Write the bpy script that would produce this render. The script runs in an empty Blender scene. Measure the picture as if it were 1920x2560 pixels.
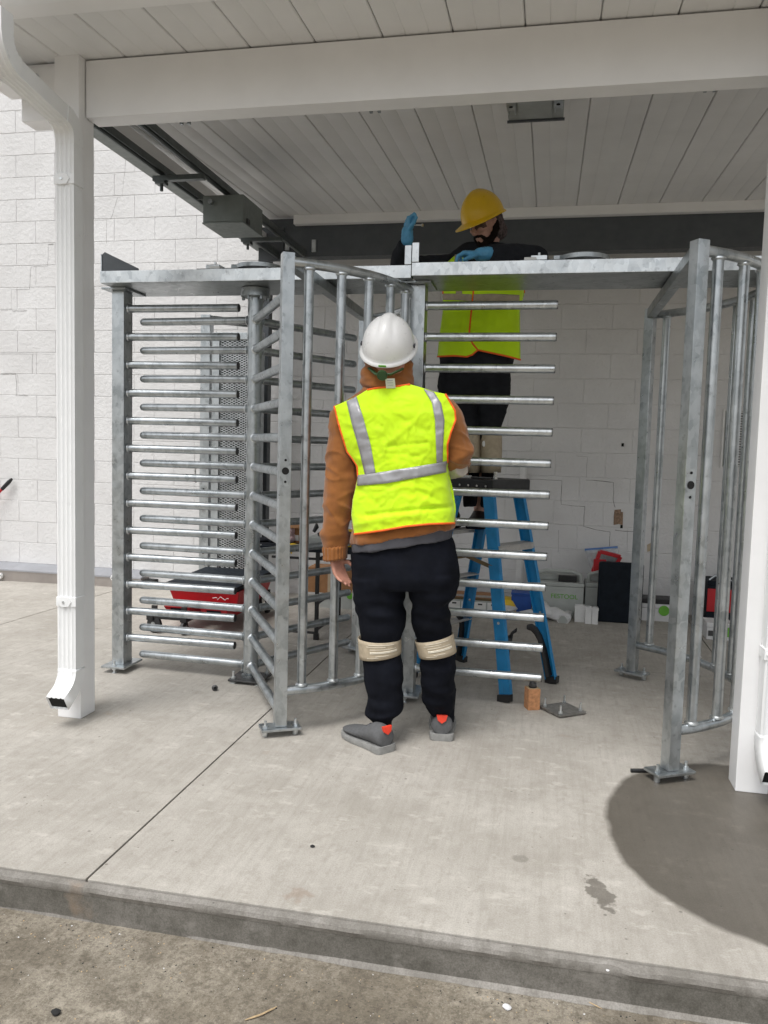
import bpy, bmesh, math, random
from mathutils import Vector, Matrix, noise
random.seed(7)
R = math.radians
scene = bpy.context.scene
C = scene.collection

# ------------------------------------------------------------------ camera
FPX, YAW, PITCH, ROLL, CAMH = 1985.3, 0.2010, 0.0796, 0.0272, 1.37
def _basis():
    cy, sy = math.cos(YAW), math.sin(YAW)
    w = Vector((-sy*math.cos(PITCH), cy*math.cos(PITCH), -math.sin(PITCH)))
    r = Vector((cy, sy, 0)); u = r.cross(w)
    return r*math.cos(ROLL)+u*math.sin(ROLL), -r*math.sin(ROLL)+u*math.cos(ROLL), w
CR, CU, CW = _basis()
CO = Vector((0, 0, CAMH))
cd = bpy.data.cameras.new('camera'); cam = bpy.data.objects.new('camera', cd); C.objects.link(cam)
cd.sensor_fit = 'HORIZONTAL'; cd.sensor_width = 36; cd.lens = FPX/1920*36; cd.clip_start = .05; cd.clip_end = 500
mw = Matrix.Identity(4)
for i in range(3):
    mw[i][0] = CR[i]; mw[i][1] = CU[i]; mw[i][2] = -CW[i]; mw[i][3] = CO[i]
cam.matrix_world = mw
scene.camera = cam
scene.render.resolution_x = 768; scene.render.resolution_y = 1024

# ------------------------------------------------------------------ light
SUN_EL, SUN_AZ = R(64), R(-22)      # azimuth measured from -Y (behind the camera) towards -X
w = bpy.data.worlds.new('World'); scene.world = w; w.use_nodes = True
nt = w.node_tree; nt.nodes.clear()
sky = nt.nodes.new('ShaderNodeTexSky'); sky.sky_type = 'NISHITA'; sky.sun_disc = False
sky.sun_elevation = SUN_EL; sky.sun_rotation = R(180)+SUN_AZ*-1; sky.dust_density = 4; sky.air_density = 1.2
hs = nt.nodes.new('ShaderNodeHueSaturation'); hs.inputs['Saturation'].default_value = .22
bg = nt.nodes.new('ShaderNodeBackground'); bg.inputs['Strength'].default_value = .15
wo = nt.nodes.new('ShaderNodeOutputWorld')
nt.links.new(sky.outputs[0], hs.inputs['Color']); nt.links.new(hs.outputs[0], bg.inputs[0]); nt.links.new(bg.outputs[0], wo.inputs[0])
sl = bpy.data.lights.new('sun', 'SUN'); sl.energy = 1.3; sl.angle = R(26); sl.color = (1, .985, .965)
so = bpy.data.objects.new('sun', sl); C.objects.link(so)
sd = Vector((math.sin(SUN_AZ)*math.cos(SUN_EL), -math.cos(SUN_AZ)*math.cos(SUN_EL), math.sin(SUN_EL)))
so.rotation_euler = sd.to_track_quat('Z', 'Y').to_euler(); so.location = (0, -3, 9)
scene.view_settings.view_transform = 'Standard'; scene.view_settings.look = 'None'
scene.cycles.max_bounces = 7; scene.cycles.diffuse_bounces = 5; scene.cycles.glossy_bounces = 3; scene.cycles.transparent_max_bounces = 6
scene.view_settings.exposure = 0.36; scene.view_settings.gamma = 1

# ------------------------------------------------------------------ pixel helpers (photo pixels 1920 x 2560 -> directions)
def ray(x, y): return CW + CR*((x-960)/FPX) - CU*((y-1280)/FPX)
def V(x, y, Y):
    d = ray(x, y); return CO + d*(Y/d.y)
def G(x, y, z=0.0):
    d = ray(x, y); return CO + d*((z-CAMH)/d.z)

# ------------------------------------------------------------------ materials
def newmat(name):
    m = bpy.data.materials.new(name); m.use_nodes = True
    return m, m.node_tree, m.node_tree.nodes['Principled BSDF']
def ramp(nt, a, b, c0, c1, fac):
    n = nt.nodes.new('ShaderNodeValToRGB'); e = n.color_ramp.elements
    e[0].position = a; e[1].position = b
    e[0].color = (*c0, 1) if len(c0) == 3 else c0; e[1].color = (*c1, 1) if len(c1) == 3 else c1
    nt.links.new(fac, n.inputs[0]); return n.outputs[0]
def pos(nt, scale=(1, 1, 1)):
    g = nt.nodes.new('ShaderNodeNewGeometry'); mp = nt.nodes.new('ShaderNodeMapping')
    mp.inputs['Scale'].default_value = scale; nt.links.new(g.outputs['Position'], mp.inputs[0]); return mp.outputs[0]
def nz(nt, scale, detail=4, vec=None, rough=.55):
    n = nt.nodes.new('ShaderNodeTexNoise'); n.inputs['Scale'].default_value = scale; n.inputs['Detail'].default_value = detail
    n.inputs['Roughness'].default_value = rough
    nt.links.new(vec if vec is not None else pos(nt), n.inputs['Vector']); return n.outputs['Fac']
def mix(nt, fac, a, b, mode='MIX'):
    n = nt.nodes.new('ShaderNodeMix'); n.data_type = 'RGBA'; n.blend_type = mode
    for s, v in ((0, fac), (6, a), (7, b)):
        if isinstance(v, (int, float)): n.inputs[s].default_value = v
        elif isinstance(v, tuple): n.inputs[s].default_value = (*v, 1)
        else: nt.links.new(v, n.inputs[s])
    return n.outputs[2]
def bump(nt, bs, h, strength, dist):
    b = nt.nodes.new('ShaderNodeBump'); b.inputs['Strength'].default_value = strength; b.inputs['Distance'].default_value = dist
    nt.links.new(h, b.inputs['Height']); nt.links.new(b.outputs[0], bs.inputs['Normal'])
def sc(c, k): return tuple(min(1, v*k) for v in c)
MATS = {}
def pbr(name, col, rough=.6, metal=0., var=.12, scale=14, bmp=.0, bscale=200, bdist=.002, sheen=0, trans=0, alpha=1, coat=0, spec=None):
    m, nt, bs = newmat(name)
    nt.links.new(ramp(nt, .3, .7, sc(col, 1-var), sc(col, 1+var), nz(nt, scale)), bs.inputs['Base Color'])
    nt.links.new(ramp(nt, .3, .7, (max(.02, rough-.08),)*3, (min(1, rough+.08),)*3, nz(nt, scale*2.3)), bs.inputs['Roughness'])
    bs.inputs['Metallic'].default_value = metal
    if bmp: bump(nt, bs, nz(nt, bscale, 3), bmp, bdist)
    if spec is not None: bs.inputs['Specular IOR Level'].default_value = spec
    if sheen: bs.inputs['Sheen Weight'].default_value = sheen
    if trans: bs.inputs['Transmission Weight'].default_value = trans
    if coat: bs.inputs['Coat Weight'].default_value = coat
    if alpha < 1: bs.inputs['Alpha'].default_value = alpha
    MATS[name] = m; return m

def galv(name, lo, hi, metal=.85):
    m, nt, bs = newmat(name)
    vo = nt.nodes.new('ShaderNodeTexVoronoi'); vo.inputs['Scale'].default_value = 45
    nt.links.new(pos(nt, (1, 1, .6)), vo.inputs['Vector'])
    sep = nt.nodes.new('ShaderNodeSeparateColor'); nt.links.new(vo.outputs['Color'], sep.inputs[0])
    c = ramp(nt, 0, 1, lo, hi, sep.outputs[0])
    c = mix(nt, ramp(nt, .42, .68, (0, 0, 0), (1, 1, 1), nz(nt, 9, 6)), c, sc(hi, 1.12))
    c = mix(nt, ramp(nt, .6, .72, (0, 0, 0), (.55, .55, .55), nz(nt, 26, 5)), c, sc(lo, .55))
    nt.links.new(c, bs.inputs['Base Color']); bs.inputs['Metallic'].default_value = metal
    nt.links.new(ramp(nt, .25, .75, (.24,)*3, (.46,)*3, nz(nt, 18, 5)), bs.inputs['Roughness'])
    bump(nt, bs, nz(nt, 40, 4), .25, .0015)
    MATS[name] = m; return m
galv('galvanised', (.34, .37, .385), (.50, .53, .545), .95)
galv('galvanised_dull', (.26, .285, .295), (.39, .415, .425), .85)
galv('galvanised_bright', (.50, .53, .545), (.70, .73, .74), .95)
pbr('canopy_white', (.82, .82, .82), .42, var=.03, scale=5, bmp=.05, bscale=60)
pbr('canopy_board', (.74, .74, .735), .45, var=.04, scale=3)
pbr('spout_white', (.82, .83, .83), .35, var=.03, scale=8)
pbr('green_steel', (.075, .085, .095), .45, .0, var=.1)
pbr('strut_green', (.10, .115, .115), .4, .5, var=.15)
pbr('box_green', (.20, .225, .215), .45, .3, var=.08)
pbr('black_plastic', (.012, .012, .013), .45)
pbr('dark_hole', (.006, .006, .006), .9)
pbr('ladder_blue', (.012, .21, .46), .42, var=.1, scale=20, bmp=.05)
pbr('aluminium', (.52, .51, .49), .42, .7, var=.1, scale=30)
pbr('bronze', (.16, .115, .06), .5, .5)
pbr('label_white', (.75, .75, .73), .6, var=.04)
pbr('label_print', (.06, .06, .06), .7)
pbr('hivis', (.62, .94, .0), .75, var=.05, scale=6, bmp=.3, bscale=420, bdist=.0012, sheen=.2)
pbr('orange_trim', (.95, .14, .012), .7, var=.06)
pbr('reflective', (.36, .36, .375), .38, .25, var=.05, scale=40, bmp=.1, bscale=500, bdist=.0006)
pbr('hoodie_brown', (.29, .112, .032), .92, var=.12, scale=18, bmp=.5, bscale=350, bdist=.0015, sheen=.3, spec=.12)
pbr('shirt_grey', (.085, .085, .095), .9, var=.1, bmp=.3, spec=.12)
pbr('trouser_black', (.006, .007, .011), .9, var=.3, scale=12, bmp=.4, bscale=300, bdist=.0012, spec=.12)
pbr('trouser_grey', (.016, .017, .02), .9, var=.25, scale=14, bmp=.4, bscale=300, spec=.12)
pbr('jacket_dark', (.024, .026, .031), .9, var=.2, bmp=.4, bscale=260, spec=.12)
pbr('skin', (.50, .24, .17), .5, var=.14, scale=45, bmp=.12, bscale=160, bdist=.001)
pbr('skin_pale', (.56, .32, .25), .5, var=.12, scale=40, bmp=.12, bscale=160, bdist=.001)
pbr('hair_dark', (.012, .008, .006), .8, var=.4, scale=160, bmp=.9, bscale=260, bdist=.004, spec=.12)
pbr('helmet_white', (.80, .80, .79), .32, var=.03, scale=18, coat=.2)
pbr('helmet_yellow', (.80, .50, .006), .35, var=.04, scale=20, coat=.2)
pbr('green_plastic', (.02, .06, .015), .5)
pbr('glove_blue', (.10, .36, .60), .5, var=.1, scale=40, bmp=.25, bscale=90, bdist=.002)
pbr('glove_white', (.46, .42, .36), .85, var=.1, bmp=.4)
pbr('tan_strap', (.42, .35, .25), .75, var=.12, scale=40, bmp=.2)
pbr('tan_print', (.68, .63, .52), .8)
pbr('shoe_grey', (.10, .102, .105), .85, var=.12, scale=60, bmp=.4, bscale=500)
pbr('shoe_sole', (.27, .27, .26), .8, var=.15, scale=40)
pbr('shoe_red', (.75, .05, .02), .7)
pbr('camo', (.10, .075, .075), .9, var=.75, scale=55)
pbr('glass_dark', (.10, .07, .06), .12, var=.05, alpha=.45)
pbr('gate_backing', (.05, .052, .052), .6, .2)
pbr('fixture_grey', (.34, .36, .355), .5, .2, var=.08)
pbr('wood', (.46, .22, .10), .7, var=.25, scale=60, bmp=.3, bscale=120)
pbr('splinter', (.42, .31, .18), .8, var=.2, scale=90)
pbr('steel_dark', (.10, .10, .10), .45, .7, var=.3, scale=30)
pbr('plate_steel', (.24, .235, .22), .5, .6, var=.3, scale=30)
pbr('steel_bright', (.6, .6, .58), .3, .9, var=.1)
pbr('case_grey', (.42, .44, .42), .55, var=.06)
pbr('case_green', (.14, .42, .04), .55)
pbr('case_black', (.010, .014, .020), .6, var=.25, spec=.12)
pbr('case_red', (.48, .010, .018), .45, var=.1)
pbr('yellow', (.75, .50, .02), .5, var=.1)
pbr('blue_box', (.015, .075, .33), .5)
pbr('cardboard', (.30, .15, .065), .85, var=.12, scale=20)
pbr('plastic_film', (.62, .64, .66), .35, var=.12, scale=30, alpha=.55)
pbr('bag_blue', (.10, .22, .50), .4)
pbr('foam_white', (.66, .66, .66), .7, var=.06, bmp=.2, bscale=40)
pbr('white_paint', (.74, .74, .73), .5, var=.05)
pbr('flashing', (.40, .41, .44), .38, .6, var=.1, scale=6)
pbr('flashing_face', (.38, .35, .33), .35, .6, var=.15, scale=4)
pbr('brick_raw', (.28, .19, .13), .9, var=.4, scale=50, bmp=.8, bscale=80, bdist=.008)
pbr('tan_paper', (.46, .38, .27), .8)
pbr('crack', (.11, .10, .09), .95)
pbr('stone_dark', (.02, .02, .02), .9)
pbr('pink_bag', (.60, .42, .44), .6, var=.2, scale=40)

def wall_mat():
    m, nt, bs = newmat('painted_block')
    c = ramp(nt, .35, .7, (.64, .635, .63), (.72, .718, .715), nz(nt, 2.2, 6))
    c = mix(nt, ramp(nt, .62, .78, (0, 0, 0), (.35, .35, .35), nz(nt, 16, 8, rough=.7)), c, (.56, .53, .50))
    c = mix(nt, ramp(nt, .70, .76, (0, 0, 0), (.6, .6, .6), nz(nt, 60, 4, pos(nt, (.5, 1, 1.4)))), c, (.42, .39, .37))
    nt.links.new(c, bs.inputs['Base Color']); bs.inputs['Roughness'].default_value = .62
    a = nz(nt, 26, 7, rough=.65)
    bump(nt, bs, a, .8, .010)
    MATS['painted_block'] = m
wall_mat()

def concrete(name, c0, c1, dark, wet=False, grit=0):
    m, nt, bs = newmat(name)
    c = ramp(nt, .32, .68, c0, c1, nz(nt, 1.6, 9, rough=.66))
    c = mix(nt, ramp(nt, .45, .72, (0, 0, 0), (.5, .5, .5), nz(nt, 4.2, 10, pos(nt, (1.5, .7, 1)), .72)), c, dark)
    c = mix(nt, ramp(nt, .52, .70, (0, 0, 0), (.5, .5, .5), nz(nt, 2.4, 9, pos(nt, (.8, 1.3, 2)), .7)), c, sc(c1, 1.12))
    st = nz(nt, 60, 5, pos(nt, (1, .035, 1)), .6)
    c = mix(nt, ramp(nt, .45, .75, (0, 0, 0), (.30, .30, .30), st), c, sc(dark, .8))
    c = mix(nt, ramp(nt, .40, .62, (0, 0, 0), (.36, .36, .36), nz(nt, 200, 4, rough=.7)), c, sc(dark, .65))
    c = mix(nt, ramp(nt, .50, .64, (0, 0, 0), (.42, .42, .42), nz(nt, 17, 8, pos(nt, (1.3, .8, 1)), .75)), c, sc(dark, .88))
    c = mix(nt, ramp(nt, .56, .66, (0, 0, 0), (.45, .45, .45), nz(nt, 11, 8, pos(nt, (.7, 1.2, 1)), .72)), c, sc(c1, 1.13))
    for vs, thr, keep in ((11, .075, .72), (26, .10, .70)):
        sp = nt.nodes.new('ShaderNodeTexVoronoi'); sp.inputs['Scale'].default_value = vs
        nt.links.new(pos(nt), sp.inputs['Vector'])
        se = nt.nodes.new('ShaderNodeSeparateColor'); nt.links.new(sp.outputs['Color'], se.inputs[0])
        mk = mix(nt, 1., ramp(nt, thr*.6, thr, (1, 1, 1), (0, 0, 0), sp.outputs['Distance']), ramp(nt, keep, keep+.02, (0, 0, 0), (.7, .7, .7), se.outputs[1]), 'MULTIPLY')
        c = mix(nt, mk, c, sc(dark, .45))
    c = mix(nt, ramp(nt, .68, .80, (0, 0, 0), (.5, .5, .5), nz(nt, 3.1, 6, pos(nt, (1, 1.3, 1)))), c, (.34, .22, .13))
    if grit:
        g = nz(nt, 55, 6, rough=.8)
        c = mix(nt, ramp(nt, .47, .58, (0, 0, 0), (grit,)*3, g), c, sc(dark, .42))
        c = mix(nt, ramp(nt, .62, .70, (0, 0, 0), (.35,)*3, nz(nt, 130, 2)), c, c1)
        c = mix(nt, ramp(nt, .44, .58, (0, 0, 0), (.9,)*3, nz(nt, 2.3, 8, pos(nt, (1, 1.2, 1)), .7)), c, mix(nt, .55, c, sc(dark, .6)))
    rough = None
    if wet:
        g = nt.nodes.new('ShaderNodeNewGeometry'); sx = nt.nodes.new('ShaderNodeSeparateXYZ'); nt.links.new(g.outputs['Position'], sx.inputs[0])
        wob = nz(nt, 3.5, 4); wobf = nz(nt, 26, 5)
        def mth(op, a, b=None, cc=None):
            n = nt.nodes.new('ShaderNodeMath'); n.operation = op
            for i, v in enumerate((a, b, cc)):
                if v is None: continue
                if isinstance(v, (int, float)): n.inputs[i].default_value = v
                else: nt.links.new(v, n.inputs[i])
            return n.outputs[0]
        def blob(cx, cy, rx, ry, ang, pw, soft, wobble, amount):
            dx = mth('SUBTRACT', sx.outputs[0], cx); dy = mth('SUBTRACT', sx.outputs[1], cy)
            ca, sa = math.cos(ang), math.sin(ang)
            ux = mth('DIVIDE', mth('ADD', mth('MULTIPLY', dx, ca), mth('MULTIPLY', dy, sa)), rx)
            uy = mth('DIVIDE', mth('SUBTRACT', mth('MULTIPLY', dy, ca), mth('MULTIPLY', dx, sa)), ry)
            d = mth('ADD', mth('POWER', mth('ABSOLUTE', ux), pw), mth('POWER', mth('ABSOLUTE', uy), pw))
            d = mth('ADD', d, mth('MULTIPLY', mth('SUBTRACT', wob if wobble < .5 else wobf, .5), wobble))
            return ramp(nt, 1-soft, 1+soft, (amount,)*3, (0, 0, 0), d)
        wm = blob(1.02, 2.985, .755, .735, 0, 2.4, .075, .22, 1)
        b2 = G(1500, 2232)
        w2 = blob(b2.x, b2.y, .040, .10, R(14), 2, .35, 4.0, .75)
        b3 = G(1300, 2146)
        w3 = blob(b3.x, b3.y, .03, .03, 0, 2, .5, 1.2, .35)
        wm = mix(nt, 1.0, wm, w2, 'ADD'); wm = mix(nt, 1.0, wm, w3, 'ADD')
        c = mix(nt, wm, c, mix(nt, .2, mix(nt, 1., mix(nt, .45, c, mix(nt, 1., c, c, 'MULTIPLY'), 'MIX'), (.40, .385, .36), 'MULTIPLY'), (.138, .127, .110)))
        # rust spots near the kerb
        rs = G(735, 2250)
        c = mix(nt, blob(rs.x, rs.y+.03, .045, .05, 0, 2, .95, 5.0, .3), c, (.20, .105, .05))
        rough = ramp(nt, 0, 1, (.85,)*3, (.42,)*3, wm)
        nt.links.new(rough, bs.inputs['Roughness'])
    else: bs.inputs['Roughness'].default_value = .85
    nt.links.new(c, bs.inputs['Base Color'])
    bump(nt, bs, mix(nt, .5, nz(nt, 220, 5, rough=.7), st), .35 if not grit else .7, .003 if not grit else .006)
    MATS[name] = m
concrete('slab_concrete', (.365, .34, .30), (.515, .487, .442), (.30, .275, .235), wet=True)
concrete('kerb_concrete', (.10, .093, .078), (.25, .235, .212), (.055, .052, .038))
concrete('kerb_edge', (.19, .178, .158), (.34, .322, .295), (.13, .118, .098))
concrete('road_concrete', (.215, .185, .138), (.42, .38, .31), (.13, .105, .072), grit=.5)

# ------------------------------------------------------------------ mesh builder
def perp(t):
    a = Vector((0, 0, 1)) if abs(t.z) < .9 else Vector((1, 0, 0))
    s = t.cross(a).normalized(); return s, t.cross(s).normalized()
class MB:
    def __init__(s): s.v = []; s.f = []; s.m = []
    def add(s, vs, fs, mi=0):
        o = len(s.v); s.v += [Vector(v) for v in vs]; s.f += [tuple(i+o for i in f) for f in fs]; s.m += [mi]*len(fs); return s
    def box(s, x0, x1, y0, y1, z0, z1, mi=0):
        vs = [(x, y, z) for z in (z0, z1) for y in (y0, y1) for x in (x0, x1)]
        return s.add(vs, [(0, 2, 3, 1), (4, 5, 7, 6), (0, 1, 5, 4), (2, 6, 7, 3), (0, 4, 6, 2), (1, 3, 7, 5)], mi)
    def obox(s, c, a, b, d, mi=0):
        c, a, b, d = Vector(c), Vector(a), Vector(b), Vector(d)
        vs = [c+a*i+b*j+d*k for k in (-1, 1) for j in (-1, 1) for i in (-1, 1)]
        return s.add(vs, [(0, 2, 3, 1), (4, 5, 7, 6), (0, 1, 5, 4), (2, 6, 7, 3), (0, 4, 6, 2), (1, 3, 7, 5)], mi)
    def beam(s, p0, p1, wx, wy, side=None, mi=0):
        p0, p1 = Vector(p0), Vector(p1); t = (p1-p0); L = t.length; t.normalize()
        if side is None: a, b = perp(t)
        else:
            a = Vector(side); a = (a-t*a.dot(t)).normalized(); b = t.cross(a)
        return s.obox((p0+p1)/2, a*wx/2, b*wy/2, t*L/2, mi)
    def loft(s, rings, cap=True, closed=True, mi=0):
        n = len(rings[0]); o = [p for r in rings for p in r]; f = []
        for i in range(len(rings)-1):
            for j in range(n if closed else n-1):
                k = (j+1) % n; f.append((i*n+j, i*n+k, (i+1)*n+k, (i+1)*n+j))
        if cap: f.append(tuple(range(n-1, -1, -1))); f.append(tuple((len(rings)-1)*n+j for j in range(n)))
        return s.add(o, f, mi)
    def path(s, pts, r, n=12, cap=True, flat=1.0, ref=None, mi=0):
        pts = [Vector(p) for p in pts]; rs = r if isinstance(r, (list, tuple)) else [r]*len(pts)
        rings = []; pa = None
        for i, p in enumerate(pts):
            t = (pts[min(i+1, len(pts)-1)]-pts[max(i-1, 0)]).normalized()
            if ref is not None:
                a = Vector(ref); a = (a-t*a.dot(t)).normalized(); b = t.cross(a)
            elif pa is None: a, b = perp(t)
            else: a = (pa-t*pa.dot(t)).normalized(); b = t.cross(a)
            pa = a
            rings.append([p+(a*math.cos(q)+b*math.sin(q)*flat)*rs[i] for q in [2*math.pi*k/n for k in range(n)]])
        return s.loft(rings, cap, mi=mi)
    def tube(s, p0, p1, r, n=16, cap=True, mi=0): return s.path([p0, p1], r, n, cap, mi=mi)
    def sweep(s, pts, prof, ref, scales=None, cap=True, mi=0):
        pts = [Vector(p) for p in pts]; rings = []
        for i, p in enumerate(pts):
            t = (pts[min(i+1, len(pts)-1)]-pts[max(i-1, 0)]).normalized()
            a = Vector(ref); a = (a-t*a.dot(t)).normalized(); b = t.cross(a); k = scales[i] if scales else 1
            rings.append([p+a*q[0]*k+b*q[1]*k for q in prof])
        return s.loft(rings, cap, mi=mi)
    def lathe(s, prof, c, n=24, axis=Vector((0, 0, 1)), mi=0):
        c = Vector(c); a, b = perp(axis)
        return s.loft([[c+axis*z+(a*math.cos(q)+b*math.sin(q))*max(r, 1e-4) for q in [2*math.pi*k/n for k in range(n)]] for r, z in prof], True, mi=mi)
    def ell(s, c, rx, ry, rz, rot=None, n=16, mi=0):
        c = Vector(c); rings = []
        for i in range(1, n//2+1):
            ph = math.pi*(i-.5)/(n//2) - math.pi/2
            ring = []
            for k in range(n):
                q = 2*math.pi*k/n
                p = Vector((rx*math.cos(ph)*math.cos(q), ry*math.cos(ph)*math.sin(q), rz*math.sin(ph)))
                ring.append(c+(rot @ p if rot else p))
            rings.append(ring)
        return s.loft(rings, True, mi=mi)
    def capsule(s, p0, p1, r0, r1=None, n=12):
        r1 = r0 if r1 is None else r1; p0, p1 = Vector(p0), Vector(p1); t = (p1-p0)
        L = t.length
        if L < 1e-6: return s.ell(p0, r0, r0, r0)
        t.normalize(); pts = []; rs = []
        for k in range(4): q = math.pi/2*(1-k/3.); pts.append(p0-t*r0*math.sin(q)); rs.append(max(r0*math.cos(q), .0008))
        for k in range(4): q = math.pi/2*(k/3.); pts.append(p1+t*r1*math.sin(q)); rs.append(max(r1*math.cos(q), .0008))
        return s.path(pts, rs, n)
    def prism(s, poly, d, mi=0):
        d = Vector(d); poly = [Vector(p) for p in poly]
        return s.loft([poly, [p+d for p in poly]], True, mi=mi)
    def mesh(s, name, mats, bevel=0, smooth=True, ang=38, segs=2):
        me = bpy.data.meshes.new(name)
        ctr = Vector((0, 0, 0))
        if s.v:
            lo = Vector([min(v[i] for v in s.v) for i in range(3)]); hi = Vector([max(v[i] for v in s.v) for i in range(3)]); ctr = (lo+hi)/2
        me.from_pydata([v-ctr for v in s.v], [], s.f); me.update()
        for m in mats: me.materials.append(MATS[m])
        for p, i in zip(me.polygons, s.m): p.material_index = i
        bm = bmesh.new(); bm.from_mesh(me)
        if bevel:
            bmesh.ops.bevel(bm, geom=list(bm.edges), offset=bevel, segments=segs, profile=.6, affect='EDGES', clamp_overlap=True)
        bmesh.ops.recalc_face_normals(bm, faces=bm.faces); bm.to_mesh(me); bm.free()
        if smooth:
            me.polygons.foreach_set('use_smooth', [True]*len(me.polygons)); me.set_sharp_from_angle(angle=R(ang))
        return me, ctr
def link(o, parent=None):
    C.objects.link(o)
    if parent is not None:
        o.parent = parent; o.matrix_parent_inverse = Matrix.Translation(-WLOC[parent.name])
    return o
WLOC = {}
def obj(name, mb, mats, parent=None, bevel=0, smooth=True, ang=38, segs=2, label=None, cat=None, group=None, kind=None):
    if isinstance(mats, str): mats = [mats]
    me, c = mb.mesh(name, mats, bevel, smooth, ang, segs)
    o = bpy.data.objects.new(name, me); o.location = c
    link(o, parent); WLOC[o.name] = Vector(c)
    if bevel and smooth: o.modifiers.new('normals', 'WEIGHTED_NORMAL').keep_sharp = True
    return tag(o, label, cat, group, kind)
def dup(src, off, parent, label=None):
    o = bpy.data.objects.new(src.name.split('.')[0], src.data); o.location = WLOC[src.name]+Vector(off)
    link(o, parent); WLOC[o.name] = o.location.copy()
    return tag(o, label)
def tag(o, label=None, cat=None, group=None, kind=None):
    if label: o['label'] = label
    if cat: o['category'] = cat
    if group: o['group'] = group
    if kind: o['kind'] = kind
    return o
def thing(name, loc, label, cat, group=None):
    o = bpy.data.objects.new(name, None); o.location = loc; o.empty_display_size = .1; C.objects.link(o); WLOC[o.name] = Vector(loc)
    return tag(o, label, cat, group)
def text(name, body, size, M, mat, parent, ext=.0008):
    cu = bpy.data.curves.new(name, 'FONT'); cu.body = body; cu.size = size; cu.extrude = ext; cu.align_x = 'CENTER'; cu.align_y = 'CENTER'
    t = bpy.data.objects.new(name, cu); C.objects.link(t)
    dg = bpy.context.evaluated_depsgraph_get(); me = bpy.data.meshes.new_from_object(t.evaluated_get(dg))
    bpy.data.objects.remove(t); bpy.data.curves.remove(cu)
    me.transform(M.to_3x3().to_4x4()); me.materials.clear(); me.materials.append(MATS[mat])
    o = bpy.data.objects.new(name, me); o.location = M.translation; link(o, parent); WLOC[o.name] = M.translation.copy(); return o

# ------------------------------------------------------------------ setting: apron, kerb, road
KY, ROADZ, WY = 2.135, -.118, 7.0
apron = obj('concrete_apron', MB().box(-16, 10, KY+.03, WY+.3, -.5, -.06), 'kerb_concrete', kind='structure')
xs = [-16, -11.5, -6.44, -3.9, -1.36, 1.18, 3.72, 10]; ys = [KY+.022, 5.2, WY+.1]
HX = [(-16, -.05), (-6.44, -.05), (-3.9, -.02), (-1.36, .02), (1.18, .05), (10, .05)]
def gz(x, y):                                # the apron rises a little towards the wall
    for (a, ha), (b, hb) in zip(HX, HX[1:]):
        if x <= b: h = ha+(hb-ha)*(x-a)/(b-a); break
    else: h = HX[-1][1]
    return max(0, y-5.2)/1.9*h
for i in range(len(xs)-1):
    for j in range(2):
        x0, x1, y0, y1 = xs[i]+.0035, xs[i+1]-.0035, ys[j]+.003, ys[j+1]-.003
        q = [(x0, y0), (x1, y0), (x1, y1), (x0, y1)]
        obj('slab_panel', MB().loft([[Vector((x, y, -.1)) for x, y in q], [Vector((x, y, gz(x, y))) for x, y in q]]), 'slab_concrete', apron, bevel=.004)
kerb = MB().box(-16, 10, KY-.004, KY+.015, -.4, -.022)
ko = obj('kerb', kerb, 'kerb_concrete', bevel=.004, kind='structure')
# uneven trowelled nosing along the kerb top
rings = []
for i in range(1041):
    x = -16+26*i/1040.; a = (noise.noise(Vector((x*2.2, 0, 3)))*.005 + noise.noise(Vector((x*11, 0, 7)))*.004 + min(0, noise.noise(Vector((x*5, 9, 7)))+.25)*.012)
    rings.append([Vector((x, KY+.016, -.003+a*.4)), Vector((x, KY-.006+a, -.008+a)), Vector((x, KY-.010+a, -.020)), Vector((x, KY-.005, -.034+a)), Vector((x, KY+.016, -.034))])
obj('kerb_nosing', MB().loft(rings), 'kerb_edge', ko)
# thin mortar fillet where the kerb meets the road
rings = []
for i in range(700):
    x = -10+14*i/699.; a = noise.noise(Vector((x*3, 5, 3)))*.02+noise.noise(Vector((x*17, 2, 3)))*.008; wd = .005+max(-.003, a*.7)+.014*max(0, min(1, (x+.9)/.6))
    rings.append([Vector((x, KY-.003, ROADZ-.01)), Vector((x, KY-.003, ROADZ+.012)), Vector((x, KY-.4*wd, ROADZ+.008)), Vector((x, KY-wd, ROADZ+.001)), Vector((x, KY-wd, ROADZ-.01))])
obj('kerb_fillet', MB().loft(rings), 'kerb_edge', ko)
obj('road', MB().box(-120, 120, -150, KY-.003, ROADZ-.3, ROADZ), 'road_concrete', smooth=False, kind='structure')
obj('ground', MB().box(-150, 150, KY, 150, -1, -.42), 'road_concrete', smooth=False, kind='structure')

# ------------------------------------------------------------------ block wall
BW, BH = .4155, .2077
wall = thing('block_wall', (-2, WY, 0), 'long white painted concrete block wall behind the turnstiles', 'wall')
obj('wall_core', MB().box(-16, 10, WY-.0095, WY+.25, -.1, 6.0), 'painted_block', wall, smooth=False)
def block_mesh(wd, seed):
    random.seed(seed); m = MB(); n = 5
    m.box(-wd/2+.0010, wd/2-.0010, -.01, .01, -BH/2+.0019, BH/2-.0019)
    me, c = m.mesh('block', ['painted_block'], bevel=.003, smooth=False, segs=1)
    return me
fulls = [block_mesh(BW, s) for s in range(3)]; half = block_mesh(BW/2, 9)
random.seed(11)
nb = 0; rest = MB()
Z0 = V(58, 200+345/2.592, WY).z % BH
cells = []
for k in range(-1, 24):
    z = Z0 + (k-.5)*BH
    if z < .0 or z > 4.6: continue
    off = (k % 2)*BW/2
    i = -14
    while True:
        x = -3.05+off+i*BW; i += 1
        if x > 9.5: break
        cells.append((x, z))
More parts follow.
